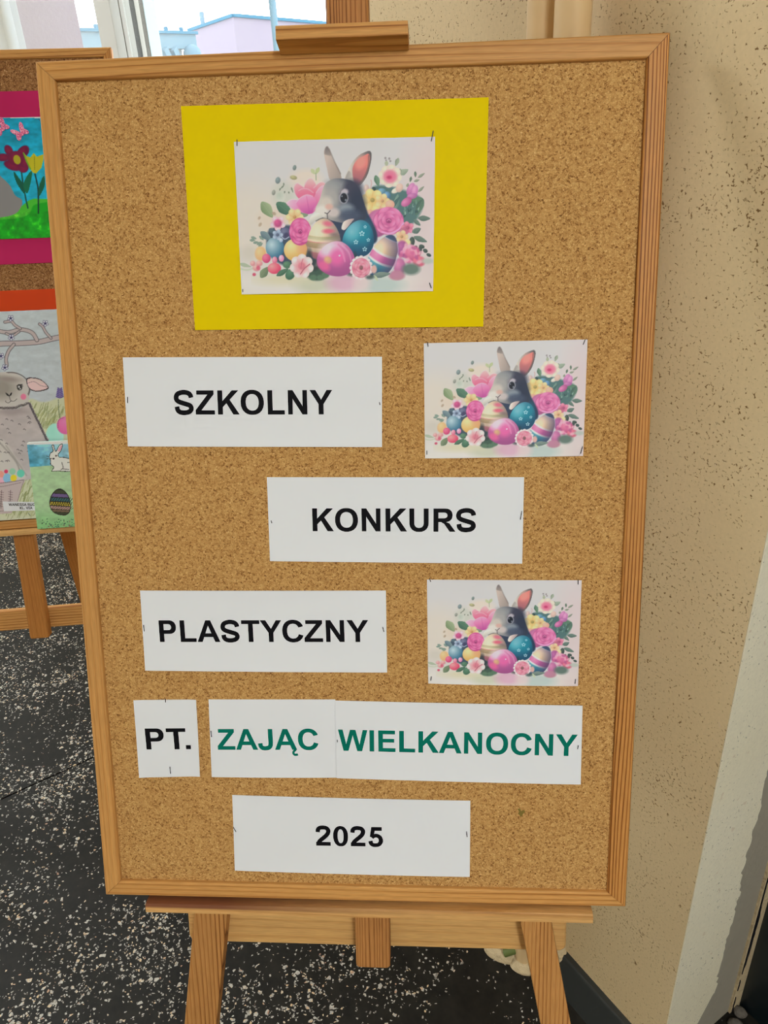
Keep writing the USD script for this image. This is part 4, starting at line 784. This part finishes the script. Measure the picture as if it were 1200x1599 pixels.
    s.ell(552, 548, 26, 14, 10, (208, 96, 128), soft=14, a=0.85); s.ell(556, 590, 32, 13, 0, (208, 84, 116), soft=12, a=0.85); s.ell(592, 610, 24, 10, 0, (120, 100, 104), soft=12, a=0.7)
    egg(728, 632, 88, 106, 12, [(-1, (86, 160, 184)), (0, (28, 140, 166)), (0.5, (30, 112, 142)), (1, (36, 78, 106))], (22, 66, 96), (-0.55, -0.25), 0.8)
    s.ell(768, 600, 30, 60, 10, (18, 130, 154), soft=30, a=0.6)
    for fx, fy, fr in ((746, 604, 15), (712, 652, 13), (762, 692, 13), (782, 640, 10), (764, 566, 9)):
        for k in range(5): s.ell(fx + fr * 0.68 * math.cos(math.radians(72 * k - 90)), fy + fr * 0.68 * math.sin(math.radians(72 * k - 90)), fr * 0.36, fr * 0.30, 72 * k - 90, (176, 208, 220), soft=3, a=0.9)
    for a_ in ((448, 735, 16, 44), (470, 780, 40, 34), (690, 822, 34, 22), (706, 742, 12, 30), (800, 770, 16, 40), (792, 838, 26, 14)): s.ell(*a_, 0, (44, 56, 60), soft=14, a=0.75)
    egg(601, 745, 107, 99, 10, [(-1, (216, 170, 200)), (0, (212, 108, 168)), (1, (168, 78, 140))], (142, 70, 124), (-0.4, -0.45), 0.8)
    s.ell(545, 690, 44, 38, -30, (222, 206, 214), soft=34, a=0.7); s.ell(605, 735, 40, 46, 0, (214, 92, 158), soft=34, a=0.8); s.ell(552, 754, 22, 22, 0, (206, 168, 126), (190, 140, 120), soft=14); s.ell(530, 785, 36, 24, 30, (214, 94, 146), soft=20, a=0.8)
    for k in range(4): s.line([(590 + 22 * k, 660 + 5 * k), (630 + 20 * k, 700 + 4 * k), (650 + 18 * k, 760)], 8, ((222, 160, 196), (188, 84, 146))[k % 2], 9, a=0.5)
    s.ell(619, 728, 5, 5, 0, (240, 210, 226), soft=4)
    TE, MG, PE = (18, 112, 136), (196, 86, 152), (224, 196, 170)
    egg(868, 730, 74, 128, 25, [(-1, (34, 74, 100)), (-0.80, (50, 96, 120)), (-0.77, (196, 206, 214)), (-0.72, (206, 180, 176)), (-0.5, PE), (-0.12, (222, 190, 150)), (-0.06, (220, 206, 204)), (0.0, (220, 200, 204)), (0.03, MG), (0.30, MG), (0.34, (216, 200, 206)), (0.40, (200, 214, 220)), (0.44, (60, 150, 170)), (0.7, TE), (1, (24, 84, 110))], (70, 62, 96), (-0.55, 0.0), 0.8)
    s.line([(945, 650), (952, 710), (935, 780), (905, 832)], 4, (150, 170, 186), 3, a=0.7)
    # flowers in front
    s.flower(405, 786, 66, 7, (232, 210, 210), (212, 170, 176), (206, 110, 132), 20, 15); s.ell(400, 790, 34, 40, 20, (212, 130, 146), soft=22, a=0.6); s.line([(398, 830), (420, 800), (450, 775)], 6, (170, 92, 112), 4); s.line([(400, 800), (404, 770), (412, 745)], 4, (186, 104, 126), 4)
    for k in range(16):
        t = math.radians(k * 22.5); s.ell(742 + 54 * math.cos(t), 797 + 58 * math.sin(t), 13, 12, 0, (236, 214, 216), (222, 186, 194), soft=3)
    s.rose(742, 797, 52, 55, 0, (220, 138, 162), (190, 96, 126), (236, 186, 196)); s.ell(742, 796, 10, 12, 0, (140, 92, 98), (110, 80, 84), soft=4)
    s.leaf(808, 842, 908, 830, 18, (124, 142, 134), (84, 104, 102)); s.leaf(815, 838, 838, 872, 8, (176, 188, 160)); s.ell(815, 805, 16, 24, 0, (200, 160, 156), soft=8); s.ell(790, 850, 24, 12, 0, (60, 80, 80), soft=10, a=0.8)
    grey = s.c.mean(1, keepdims=True); s.c = s.c * 0.96 + grey * 0.04
    return s.albedo()
RABBIT_FRAME = [(22, 83), (1160, 52), (1152, 930), (65, 943)]
def picture(label, quad, nx, ny, st, lift, z=CORK_Z, art_frame=RABBIT_FRAME):
    quad = mm(quad); pos, c = origin_of(B1M, B1P, quad)
    t = thing('picture_print', label, 'picture', B1M, pos, 'prints of the same rabbit picture')
    mesh, (u, v), xy = sheet_mesh([(x - c[0], y - c[1]) for x, y in quad], z + 0.0002, nx, ny, lift)
    col = rabbit_picture(*homography([(0, 0), (1, 0), (1, 1), (0, 1)], art_frame)(u, v))
    obj('printed_sheet', mesh, 'print', t, smooth=True, color=np.vstack([col, np.full_like(col, 0.8)]))
    staples(t, [((a[0] - c[0] * 1000, a[1] - c[1] * 1000), (b[0] - c[0] * 1000, b[1] - c[1] * 1000)) for a, b in st], z + 0.0007)
picture('largest rabbit and Easter egg picture, on the yellow card', [(-109.2, 820.4), (86, 819.2), (83.8, 676.4), (-108.4, 676.9)], 420, 310, [((-105.9, 822.1), (-106.2, 816.8)), ((84.2, 824.4), (82.3, 815.3)), ((-106.9, 681.8), (-107, 679.4)), ((80.1, 684.4), (81.9, 679.5))], curl(bottom=0.0018, top=0.0004), CORK_Z + 0.0007)
picture('smaller rabbit picture right of the sheet lettered SZKOLNY', [(74.1, 626.2), (236.2, 627.5), (235.5, 511.6), (74.9, 510)], 330, 240, [((77.9, 627.2), (78.6, 623.0)), ((233.7, 627.5), (231.9, 622.6)), ((76.9, 518.1), (76.9, 514.4)), ((234.5, 521.4), (232.8, 514.3))], curl(bottom=0.0015))
picture('smaller rabbit picture right of the sheet lettered PLASTYCZNY', [(76.4, 381.1), (238.3, 381), (238, 263.6), (77.3, 264.5)], 330, 240, [((79.1, 382.8), (80.4, 379)), ((234.4, 381.4), (234.5, 376.8)), ((80.8, 272.6), (80.1, 268.2)), ((235, 271.5), (234.5, 266.4))], curl(bottom=0.0022, top=0.0006))

# ------------------------------------------------------------------ the children's pictures on the second board (art drawn on a grid of its own, 1 unit = 1.3 mm or so)
ART2 = homography([(83.1, 784.5), (154.6, 783.0), (142.2, 569.8), (49.2, 571.3)], [(0, 183.5), (62, 183), (78, 371), (0, 373)])
ART3 = homography([(27.9, 436.9), (132.6, 436), (38.5, 15.9), (-38.4, 19.6)], [(0, 486.5), (86, 483), (60, 811), (0, 812.5)])
ART4 = homography([(51.5, 179.7), (122.6, 177.1), (116.1, -6.8), (43.2, -2.6)], [(46, 691), (103, 689.5), (118, 827), (61, 828)])
def brush(s, amp, scale, seed):
    n = usdkit.meshkit.fbm(np.c_[s.x / scale, s.y / scale * 1.8, 0 * s.x + seed], 4) - 0.5
    s.c = np.clip(s.c * (1 + amp * 2 * n[:, None]), 0, 255)
def garden_art(x, y):
    s = Ink(x, y, (0, 150, 186)); s.put(np.arange(len(x)), np.clip((y - 190) / 130, 0, 1) * 0.5, (30, 170, 200)); brush(s, 0.22, 14, 3)
    s.poly([(-200, 330), (-60, 322), (20, 326), (48, 312), (70, 311), (140, 316), (140, 400), (-200, 400)], (66, 176, 40), soft=2)
    s.poly([(-200, 345), (20, 342), (60, 318), (140, 322), (140, 400), (-200, 400)], (10, 156, 18), soft=3); i = s.box(-300, 330, 200, 400)
    n = usdkit.meshkit.fbm(np.c_[x[i] / 7, y[i] / 7, 0 * x[i]], 4) - 0.5; s.c[i] = np.clip(s.c[i] * (1 + 0.5 * n[:, None]) + np.clip(n - 0.16, 0, 1)[:, None] * np.array((260, 160, 40)), 0, 255)
    s.poly([(-120, 250), (-60, 232), (-20, 256), (2, 276), (16, 290), (24, 305), (34, 312), (34, 322), (24, 334), (0, 340), (-60, 346), (-130, 340), (-160, 300)], (112, 112, 114), (128, 126, 128), soft=1.5, sm=True)
    s.line([(34, 269), (36, 285), (38, 296), (41, 312), (44, 325)], 2.2, (6, 66, 58), 1.0); s.line([(55, 272), (58, 285), (60, 298), (60.5, 333)], 2.2, (8, 44, 40), 1.0)
    s.poly([(22, 268), (30, 278), (38, 290), (39, 303), (30, 292), (24, 280)], (0, 84, 64), soft=1, sm=True); s.poly([(50, 267), (49, 282), (43, 302), (37, 290), (42, 276)], (0, 100, 70), soft=1, sm=True); s.poly([(69, 275), (70, 290), (62, 306), (60, 300), (63, 286)], (0, 88, 62), soft=1)
    MA, MB = (128, 10, 58), (96, 10, 60)
    for a_ in ((14, 235, 9, 6, 60), (36, 238, 12, 8, -50), (5, 246, 11, 6, 0), (20, 259, 14, 7, 20), (37, 262, 8, 8, 60), (39, 253, 7, 9, 0), (25, 247, 13, 11, 0)): s.ell(*a_, MA, MB, (0, 0), 1.5)
    s.line([(41, 233), (43, 238), (40, 240)], 4, MB, 1.5); s.ell(27, 249.5, 5.5, 7.5, -20, (158, 150, 26), soft=1)
    s.poly([(36.5, 238), (42, 244), (48, 246), (53, 239), (58, 245), (68, 241), (68, 250), (65, 262), (57, 271), (52, 270), (46, 262), (41, 252)], (170, 164, 20), (190, 180, 20), soft=1, sm=False); s.line([(37, 239), (42, 252), (48, 264)], 2, (90, 160, 30), 1.5); s.line([(54, 245), (54.5, 265)], 1.2, (120, 124, 10), 1)
    i = np.nonzero((y < 184.6) | (x > 240))[0]; s.c[i] = (200, 210, 214)
    return s.albedo(212.0)
def sheep_art(x, y):
    s = Ink(x, y, (172, 182, 188)); s.put(np.arange(len(x)), np.clip((y - 520) / 200, 0, 1) * 0.5, (176, 180, 190)); brush(s, 0.06, 10, 7)
    TW, DK = (170, 158, 160), (62, 58, 66)
    def twig(p, w): s.line(p, w + 1.6, DK, 0.8); s.line(p, w, TW, 0.8)
    twig([(-40, 542), (0, 537), (30, 536), (60, 534), (82, 529), (92, 527)], 7); twig([(58, 531), (52, 521), (42, 516), (30, 515), (10, 519), (-20, 512)], 5); twig([(32, 513), (24, 508), (18, 502), (8, 503)], 3.2); twig([(80, 528), (72, 519), (67, 510), (62, 506)], 3); twig([(22, 538), (14, 548), (10, 560), (11, 571)], 4); twig([(30, 518), (20, 524), (10, 521)], 2.6)
    for fx, fy in ((17, 497), (71, 505), (18, 527), (2, 556), (8, 574)):
        for k in range(5):
            t = math.radians(72 * k + 20); s.ell(fx + 3.2 * math.cos(t), fy + 3.2 * math.sin(t), 2.3, 1.9, 72 * k + 20, (74, 72, 110), soft=0.8); s.ell(fx + 3.2 * math.cos(t), fy + 3.2 * math.sin(t), 1.6, 1.2, 72 * k + 20, (196, 200, 210), soft=0.8)
        s.ell(fx, fy, 1.6, 1.4, 0, (40, 34, 84), soft=0.8)
    rs = random.Random(2)
    s.poly([(40, 632), (70, 628), (140, 628), (140, 830), (-60, 830), (-60, 745), (20, 740)], (184, 188, 158), soft=4)
    for k in range(420):
        x0, y0 = rs.uniform(30, 130), rs.uniform(636, 672)
        if k > 170: x0, y0 = rs.uniform(-10, 60), rs.uniform(735, 812)
        s.line([(x0, y0), (x0 + rs.uniform(2, 6), y0 - rs.uniform(6, 13))], 1.3, rs.choice([(120, 134, 84), (146, 150, 96), (160, 166, 118), (112, 120, 72)]), 0.8, False, 0.7)
    s.ell(86, 681, 14, 20, 0, (142, 200, 186), (160, 206, 196), soft=1.5); s.ell(103, 664, 14, 14, 20, (220, 120, 170), (196, 90, 148), soft=1.5); s.line([(91, 668), (92, 656), (100, 652)], 0.8, (120, 60, 100), 0.8)
    s.line([(91.5, 624), (92, 640), (94, 652)], 1, (70, 90, 70), 0.8)
    for k in range(6): s.line([(88.5 + 0.5 * k, 619 - 2.6 * k), (94, 621 - 2.6 * k), (99 - 0.5 * k, 619 - 2.6 * k)], 2, (76, 56, 130), 1)
    # fleece, head, ear
    s.poly([(-60, 640), (0, 640), (30, 638), (46, 628), (54, 642), (62, 658), (68, 670), (74, 682), (76, 692), (64, 740), (20, 752), (-60, 760)], (172, 164, 164), soft=1.5); brush_i = s.box(-60, 636, 78, 760); n = usdkit.meshkit.fbm(np.c_[x[brush_i] / 16, y[brush_i] / 9, 0 * x[brush_i]], 3) - 0.5; s.c[brush_i] *= 1 + 0.12 * n[:, None]
    s.poly([(-50, 690), (0, 684), (26, 716), (40, 745), (0, 752), (-50, 752)], (186, 182, 178), soft=5); s.line([(-10, 680), (8, 700), (26, 722), (34, 744)], 1.6, (108, 100, 96), 2.5, a=0.7); s.line([(10, 696), (24, 716), (42, 742)], 1.2, (108, 100, 96), 2.5, a=0.6)
    for k in range(46):
        t = k / 45; px = 46 + 30 * t + rs.uniform(-0.6, 0.6); py = 630 + 62 * t; s.line([(px - 1.5, py - 1.2), (px + 1.6, py), (px - 0.3, py + 1.6)], 1.1, (66, 62, 68), 0.7)
    for k in range(34):
        px, py = rs.uniform(-6, 62), rs.uniform(650, 730); s.line([(px - 1.6, py), (px, py - 0.8), (px + 1.8, py + 0.9)], 1.1, (84, 78, 82), 0.7)
    s.poly([(-40, 584), (-10, 582), (16, 581), (34, 588), (43, 598), (46, 612), (45, 626), (34, 634), (10, 640), (-40, 640)], (180, 176, 172), soft=1.2); s.ell(2, 606, 22, 16, 0, (128, 122, 114), soft=16, a=0.8); s.ell(14, 592, 18, 4, 5, (136, 124, 120), soft=5, a=0.8); s.ell(20, 642, 22, 6, 0, (136, 124, 126), soft=6, a=0.6)
    for k in range(30):
        t = k / 29; px = -8 + 52 * t; py = 637 - 7 * max(0, t - 0.6) / 0.4 + rs.uniform(-0.8, 0.8); s.line([(px - 1.6, py - 1.2), (px, py + 1.4), (px + 1.6, py - 1.2)], 1.1, (70, 64, 66), 0.7)
        a0 = math.radians(-100 + 120 * t); s.line([(16 + 30 * math.cos(a0), 606 + 25 * math.sin(a0)), (17.5 + 30 * math.cos(a0 + 0.06), 607 + 25 * math.sin(a0 + 0.06))], 1.2, (92, 84, 84), 0.8, False)
    s.poly([(41.5, 591.5), (54, 589.5), (66, 593.5), (75.5, 603), (75.5, 607.5), (66, 610.6), (56, 611.6), (45.5, 606.5)], (66, 60, 64), soft=0.8); s.poly([(43, 593), (54, 591), (66, 595), (74, 603), (74, 606), (66, 609), (56, 610), (46, 605)], (206, 178, 180), soft=0.8); s.line([(44, 598), (54, 596), (64, 602), (74, 604)], 0.9, (110, 96, 100), 0.7); s.line([(44, 594), (54, 592.5), (66, 598)], 2.5, (196, 180, 174), 1)
    s.poly([(9, 613), (12.5, 615), (15, 617), (17, 614), (19, 613), (18, 617), (14, 618.5), (11, 617)], (26, 24, 26), soft=0.8); s.line([(15, 618), (16, 623), (18, 626), (23, 626), (26.5, 623)], 1, (60, 56, 56), 0.7); s.line([(17.5, 626), (14, 629), (10, 628), (9, 626)], 1, (60, 56, 56), 0.7)
    s.ell(31, 605, 4.2, 4.6, 0, (52, 50, 50), soft=0.9); s.ell(30, 604, 1.5, 1.6, 0, (186, 186, 186), soft=0.8); s.ell(32, 607, 1.3, 1.2, 0, (170, 170, 170), soft=0.8); s.line([(26.5, 603), (29, 600.5), (34, 601), (36, 603)], 1, (40, 38, 38), 0.8); s.line([(33, 600.5), (35.5, 600)], 1, (40, 38, 38), 0.8)
    s.ell(37, 619.5, 4.4, 4.6, 0, (216, 116, 148), soft=1.2)
    # basket with eggs
    for a_ in ((2, 742, 5, 7, (222, 140, 128)), (10, 736, 3, 3, (196, 56, 96)), (3, 750, 5, 5, (220, 160, 180)), (12, 746, 6.5, 7, (126, 176, 206)), (22, 746, 5, 5, (206, 190, 40)), (33, 739, 6, 6, (98, 190, 168)), (20, 736, 5, 5, (140, 186, 160)), (-8, 744, 7, 8, (210, 150, 190)), (-20, 744, 7, 8, (150, 190, 120))): s.ell(*a_[:4], 0, a_[4], soft=1)
    s.poly([(-50, 756), (0, 755), (38, 749), (40, 751), (36, 758), (30, 782), (20, 800), (-50, 806)], (176, 162, 162), soft=1, sm=False); s.line([(-40, 755.5), (0, 754), (38, 749)], 1.1, (96, 80, 84), 0.7); s.line([(-40, 760), (0, 759.5), (34, 753)], 1.0, (120, 100, 104), 0.7); s.line([(38, 750), (34, 764), (28, 786)], 0.9, (110, 94, 96), 0.7)
    for bx in (4, 18):
        s.line([(bx, 765), (bx - 0.5, 792)], 1.0, (80, 62, 64), 0.7, False)
        for k in range(7): s.line([(bx - 3, 767 + 3.6 * k), (bx + 3, 768.2 + 3.6 * k)], 0.9, (92, 74, 76), 0.7, False)
    s.line([(-20, 800), (10, 796), (30, 790)], 0.9, (120, 100, 100), 0.7)
    s.put(np.arange(len(x)), np.clip((y - 802) / 8, 0, 1) * 0.5, (196, 196, 180)); s.line([(46, 800), (49, 804)], 1, (70, 90, 70), 0.8, False)
    return s.albedo(200.0)
def small_canvas_art(x, y):
    s = Ink(x, y, (158, 190, 148)); s.put(np.arange(len(x)), np.clip((y - 790) / 30, 0, 1) * 0.7, (112, 174, 108)); brush(s, 0.10, 9, 5)
    s.poly([(30, 692), (150, 690), (150, 723), (90, 726), (48, 729), (30, 730)], (140, 186, 204), (76, 152, 180), ((90, 693), (56, 727)), 1.5, False); i = s.box(30, 690, 150, 728); n = usdkit.meshkit.fbm(np.c_[x[i] / 8, y[i] / 6, 0 * x[i]], 3) - 0.5; s.c[i] = np.clip(s.c[i] * (1 + 0.5 * n[:, None]), 0, 255)
    s.poly([(30, 690), (150, 688), (150, 692.5), (30, 694.5)], (214, 226, 232), soft=1, sm=False)
    BK, WH = (26, 28, 30), (210, 208, 202)
    body = [(81, 696), (84, 694), (86, 700), (88, 704), (92, 696), (97, 692.5), (98.5, 696), (96, 704), (92, 709), (93, 713), (102, 714), (112, 717), (118, 724), (120, 734), (118, 736), (95, 736), (97, 733), (94, 735.5), (90, 736), (81, 736), (82, 733), (84, 729), (79, 725), (79, 719), (77, 714), (79, 707), (83, 704)]
    s.poly(body, BK, soft=0.8, sm=True); inner = Polygon(smooth_loop(body)).buffer(0).buffer(-1.0); inner = max(getattr(inner, 'geoms', [inner]), key=lambda q: q.area); s.poly(list(inner.exterior.coords), WH, soft=0.7, sm=False)
    s.poly([(91, 704), (94, 697), (97, 695), (96.5, 699), (94, 704)], (206, 150, 170), soft=0.8); s.line([(97, 722), (99, 730), (96, 733)], 1.1, BK, 0.7); s.line([(106, 722), (112, 722)], 1.1, BK, 0.7, False); s.line([(99, 732), (108, 733)], 1.1, BK, 0.7, False)
    s.ell(88, 711.5, 1.3, 1.4, 0, (70, 50, 50), soft=0.6); s.ell(80, 716, 1.1, 1.0, 0, BK, soft=0.6); s.ell(84, 716, 1.7, 1.2, 0, BK, soft=0.6); s.line([(76, 713), (73.5, 712)], 0.8, BK, 0.6, False); s.line([(76, 716), (73.5, 716.5)], 0.8, BK, 0.6, False)
    egg = [(78, 790), (79, 777), (85, 767), (93, 762.5), (101, 766), (108, 775), (111, 788), (110, 798), (104, 804), (94, 804), (84, 800)]
    s.poly(egg, (36, 34, 30), soft=0.8); eg = Polygon(smooth_loop(egg)).buffer(-1.2)
    def band(y0, y1, c):
        q = eg.intersection(affinity.rotate(sbox(60, y0, 130, y1), 3, origin=(94, 785)))
        if not q.is_empty and q.geom_type == 'Polygon': s.poly(list(q.exterior.coords), c, soft=0.8, sm=False)
    band(765, 770, (62, 70, 48)); band(771, 776, (104, 86, 132)); band(777.5, 782.5, (52, 96, 100)); band(784, 789, (190, 172, 58)); band(790.5, 795, (168, 140, 132)); band(796, 799, (110, 92, 72)); band(799.5, 804, (58, 64, 44))
    for k in range(9): s.line([(78 + 4 * k, 783), (82 + 4 * k, 777.5)], 1.2, (26, 30, 32), 0.7, False); s.line([(80 + 3.6 * k, 784), (82 + 3.6 * k, 789), (84 + 3.6 * k, 784)], 1.2, (34, 32, 20), 0.7, False); s.line([(80 + 4 * k, 795), (85 + 4 * k, 791)], 1.0, (60, 44, 44), 0.7, False)
    rs = random.Random(5)
    for k in range(90): s.ell(rs.uniform(64, 140), rs.uniform(810, 825), rs.uniform(0.5, 1.2), 0.6, rs.uniform(0, 180), rs.choice([(30, 60, 52), (40, 44, 60), (30, 90, 70), (150, 70, 80), (20, 30, 30)]), soft=0.6)
    return s.albedo(200.0)

def art_sheet(name, label, cat, quad, art, to_art, nx, ny, z, lift=None, thick=0.0003, st=()):
    quad = mm(quad); pos, c = origin_of(B2M, B2P, quad); t = thing(name, label, cat, B2M, pos)
    mesh, uv, xy = sheet_mesh([(x - c[0], y - c[1]) for x, y in quad], z + 0.0002, nx, ny, lift, thick)
    col = art(*to_art((xy[:, 0] + c[0]) * 1000, (xy[:, 1] + c[1]) * 1000))
    obj('painted_sheet', mesh, 'print', t, smooth=True, color=np.vstack([col, np.full_like(col, 0.75)]))
    staples(t, [((a[0] - c[0] * 1000, a[1] - c[1] * 1000), (b[0] - c[0] * 1000, b[1] - c[1] * 1000)) for a, b in st], z + 0.0008)
    return t, c
card('colored_card', 'magenta pink card on the second board, behind the blue garden painting', [(-202, 829), (218, 828), (218, 523.5), (-202, 524.5)], 'pink_card', CORK_Z, B2M, B2P, curl(bottom=0.0015))
card('colored_card', 'orange card on the second board, behind the sheep drawing', [(-196, 477), (204, 474.5), (203, 150), (-197, 152)], 'orange_card', CORK_Z, B2M, B2P)
gp, gc = art_sheet('garden_painting', 'painting of a maroon and a yellow flower under a blue sky on the pink card', 'painting', [(-139, 785.5), (158.5, 783.2), (157, 569.6), (-140, 572)], garden_art, ART2, 330, 240, CORK_Z + 0.0009, curl(bottom=0.0015), st=[((152, 780), (154.5, 776.5))])
def butterfly(cx_, cy_, sc, ang, lab):
    P = [(0, -0.05), (0.12, 0.25), (0.42, 0.72), (0.76, 0.98), (0.94, 0.88), (0.90, 0.5), (0.72, 0.12), (0.88, -0.2), (0.94, -0.5), (0.78, -0.68), (0.5, -0.62), (0.2, -0.40), (0.05, -0.5)]
    full = Polygon(smooth_loop(P + [(-x, y) for x, y in P[::-1][1:-1]], 5)).buffer(0)
    if full.geom_type != 'Polygon': full = max(full.geoms, key=lambda q: q.area)
    full = affinity.translate(affinity.rotate(affinity.scale(full, sc, sc, origin=(0, 0)), ang, origin=(0, 0)), cx_, cy_)
    obj('butterfly_sticker', extrude(full, CORK_Z + 0.0016, 0.0026), 'glitter_pink', gp, smooth=False, label=lab)
inv = homography([(0, 183.5), (62, 183), (78, 371), (0, 373)], [(83.1, 784.5), (154.6, 783.0), (142.2, 569.8), (49.2, 571.3)])
for ax, ay, lab in ((33.0, 207.5, 'glittering pink foam butterfly above the tulip'), (3.0, 200.0, 'glittering pink foam butterfly at the edge of the photo')):
    bx, by = inv(np.array([ax]), np.array([ay])); butterfly(bx[0] / 1000 - gc[0], by[0] / 1000 - gc[1], 0.0138, 35, lab)
sh, sc_ = art_sheet('sheep_drawing', 'coloured drawing of a grey sheep under a branch with a basket of eggs', 'drawing', [(-150, 437.8), (146, 436.0), (146, 19.8), (-150, 21.0)], sheep_art, ART3, 300, 400, CORK_Z + 0.0009, lambda u, v: 0.0056 * np.clip((v - 0.72) / 0.2, 0, 1) ** 2 * (3 - 2 * np.clip((v - 0.72) / 0.2, 0, 1)))
# name strip glued on the drawing
qn = mm([(-24, 60.5), (52, 53.5), (52.5, 36.5), (-24.5, 39.5)]); pos, c = origin_of(B2M, B2P, qn)
ns = thing('name_strip', 'small white strip with a printed name, at the foot of the sheep drawing', 'label', B2M, pos)
zn = CORK_Z + 0.0009 + 0.0056 + 0.0008
mesh, _, _ = sheet_mesh([(x - c[0], y - c[1]) for x, y in qn], zn, 6, 4); obj('sheet', mesh, 'paper', ns)
for txt, x0, y0, h in (('WANESSA RUCZ', -13.5, 50.6, 5.2), ('KL. VIA', 7.0, 42.0, 5.2)):
    tm = usdkit.meshkit.text_mesh(txt, h / 1000, 0.0002, bold=True); T = np.eye(4); T[:3, :3] = Rot.from_euler('z', math.radians(-4.2)).as_matrix(); tm.apply_transform(T); tm.apply_translation((x0 / 1000 - c[0], y0 / 1000 - c[1], zn + 0.00027))
    obj('printed_line', tm, 'ink_black', ns, smooth=False)
# little stretched canvas standing on the tray of the second easel
pos = B2P + B2M @ np.array([0.115, 0, 0.0])
sc2 = thing('small_canvas', 'small canvas with a white rabbit and a striped egg, on the left easel tray', 'painting', B2M, pos)
x0, x1, y0, y1, zf = -0.068, 0.066, 0.0002, 0.1795, 0.0165
ca, sa = math.cos(0.035), math.sin(0.035)
ql = [(x0, y1), (x1, y1 - 0.002), (x1 - 0.005, y0), (x0 - 0.006, y0)]
mesh, uv, xy = sheet_mesh(ql, zf, 130, 170); col = small_canvas_art(*ART4((xy[:, 0] + 0.115) * 1000, xy[:, 1] * 1000))
obj('painted_face', mesh, 'print', sc2, smooth=True, color=np.vstack([col, np.full_like(col, 0.7)]))
obj('stretcher', hull([(x, y, z) for x, y in [(q[0] * 0.995, q[1]) for q in ql] for z in (0.0042, zf - 0.0002)]), 'canvas_edge', sc2, smooth=False)
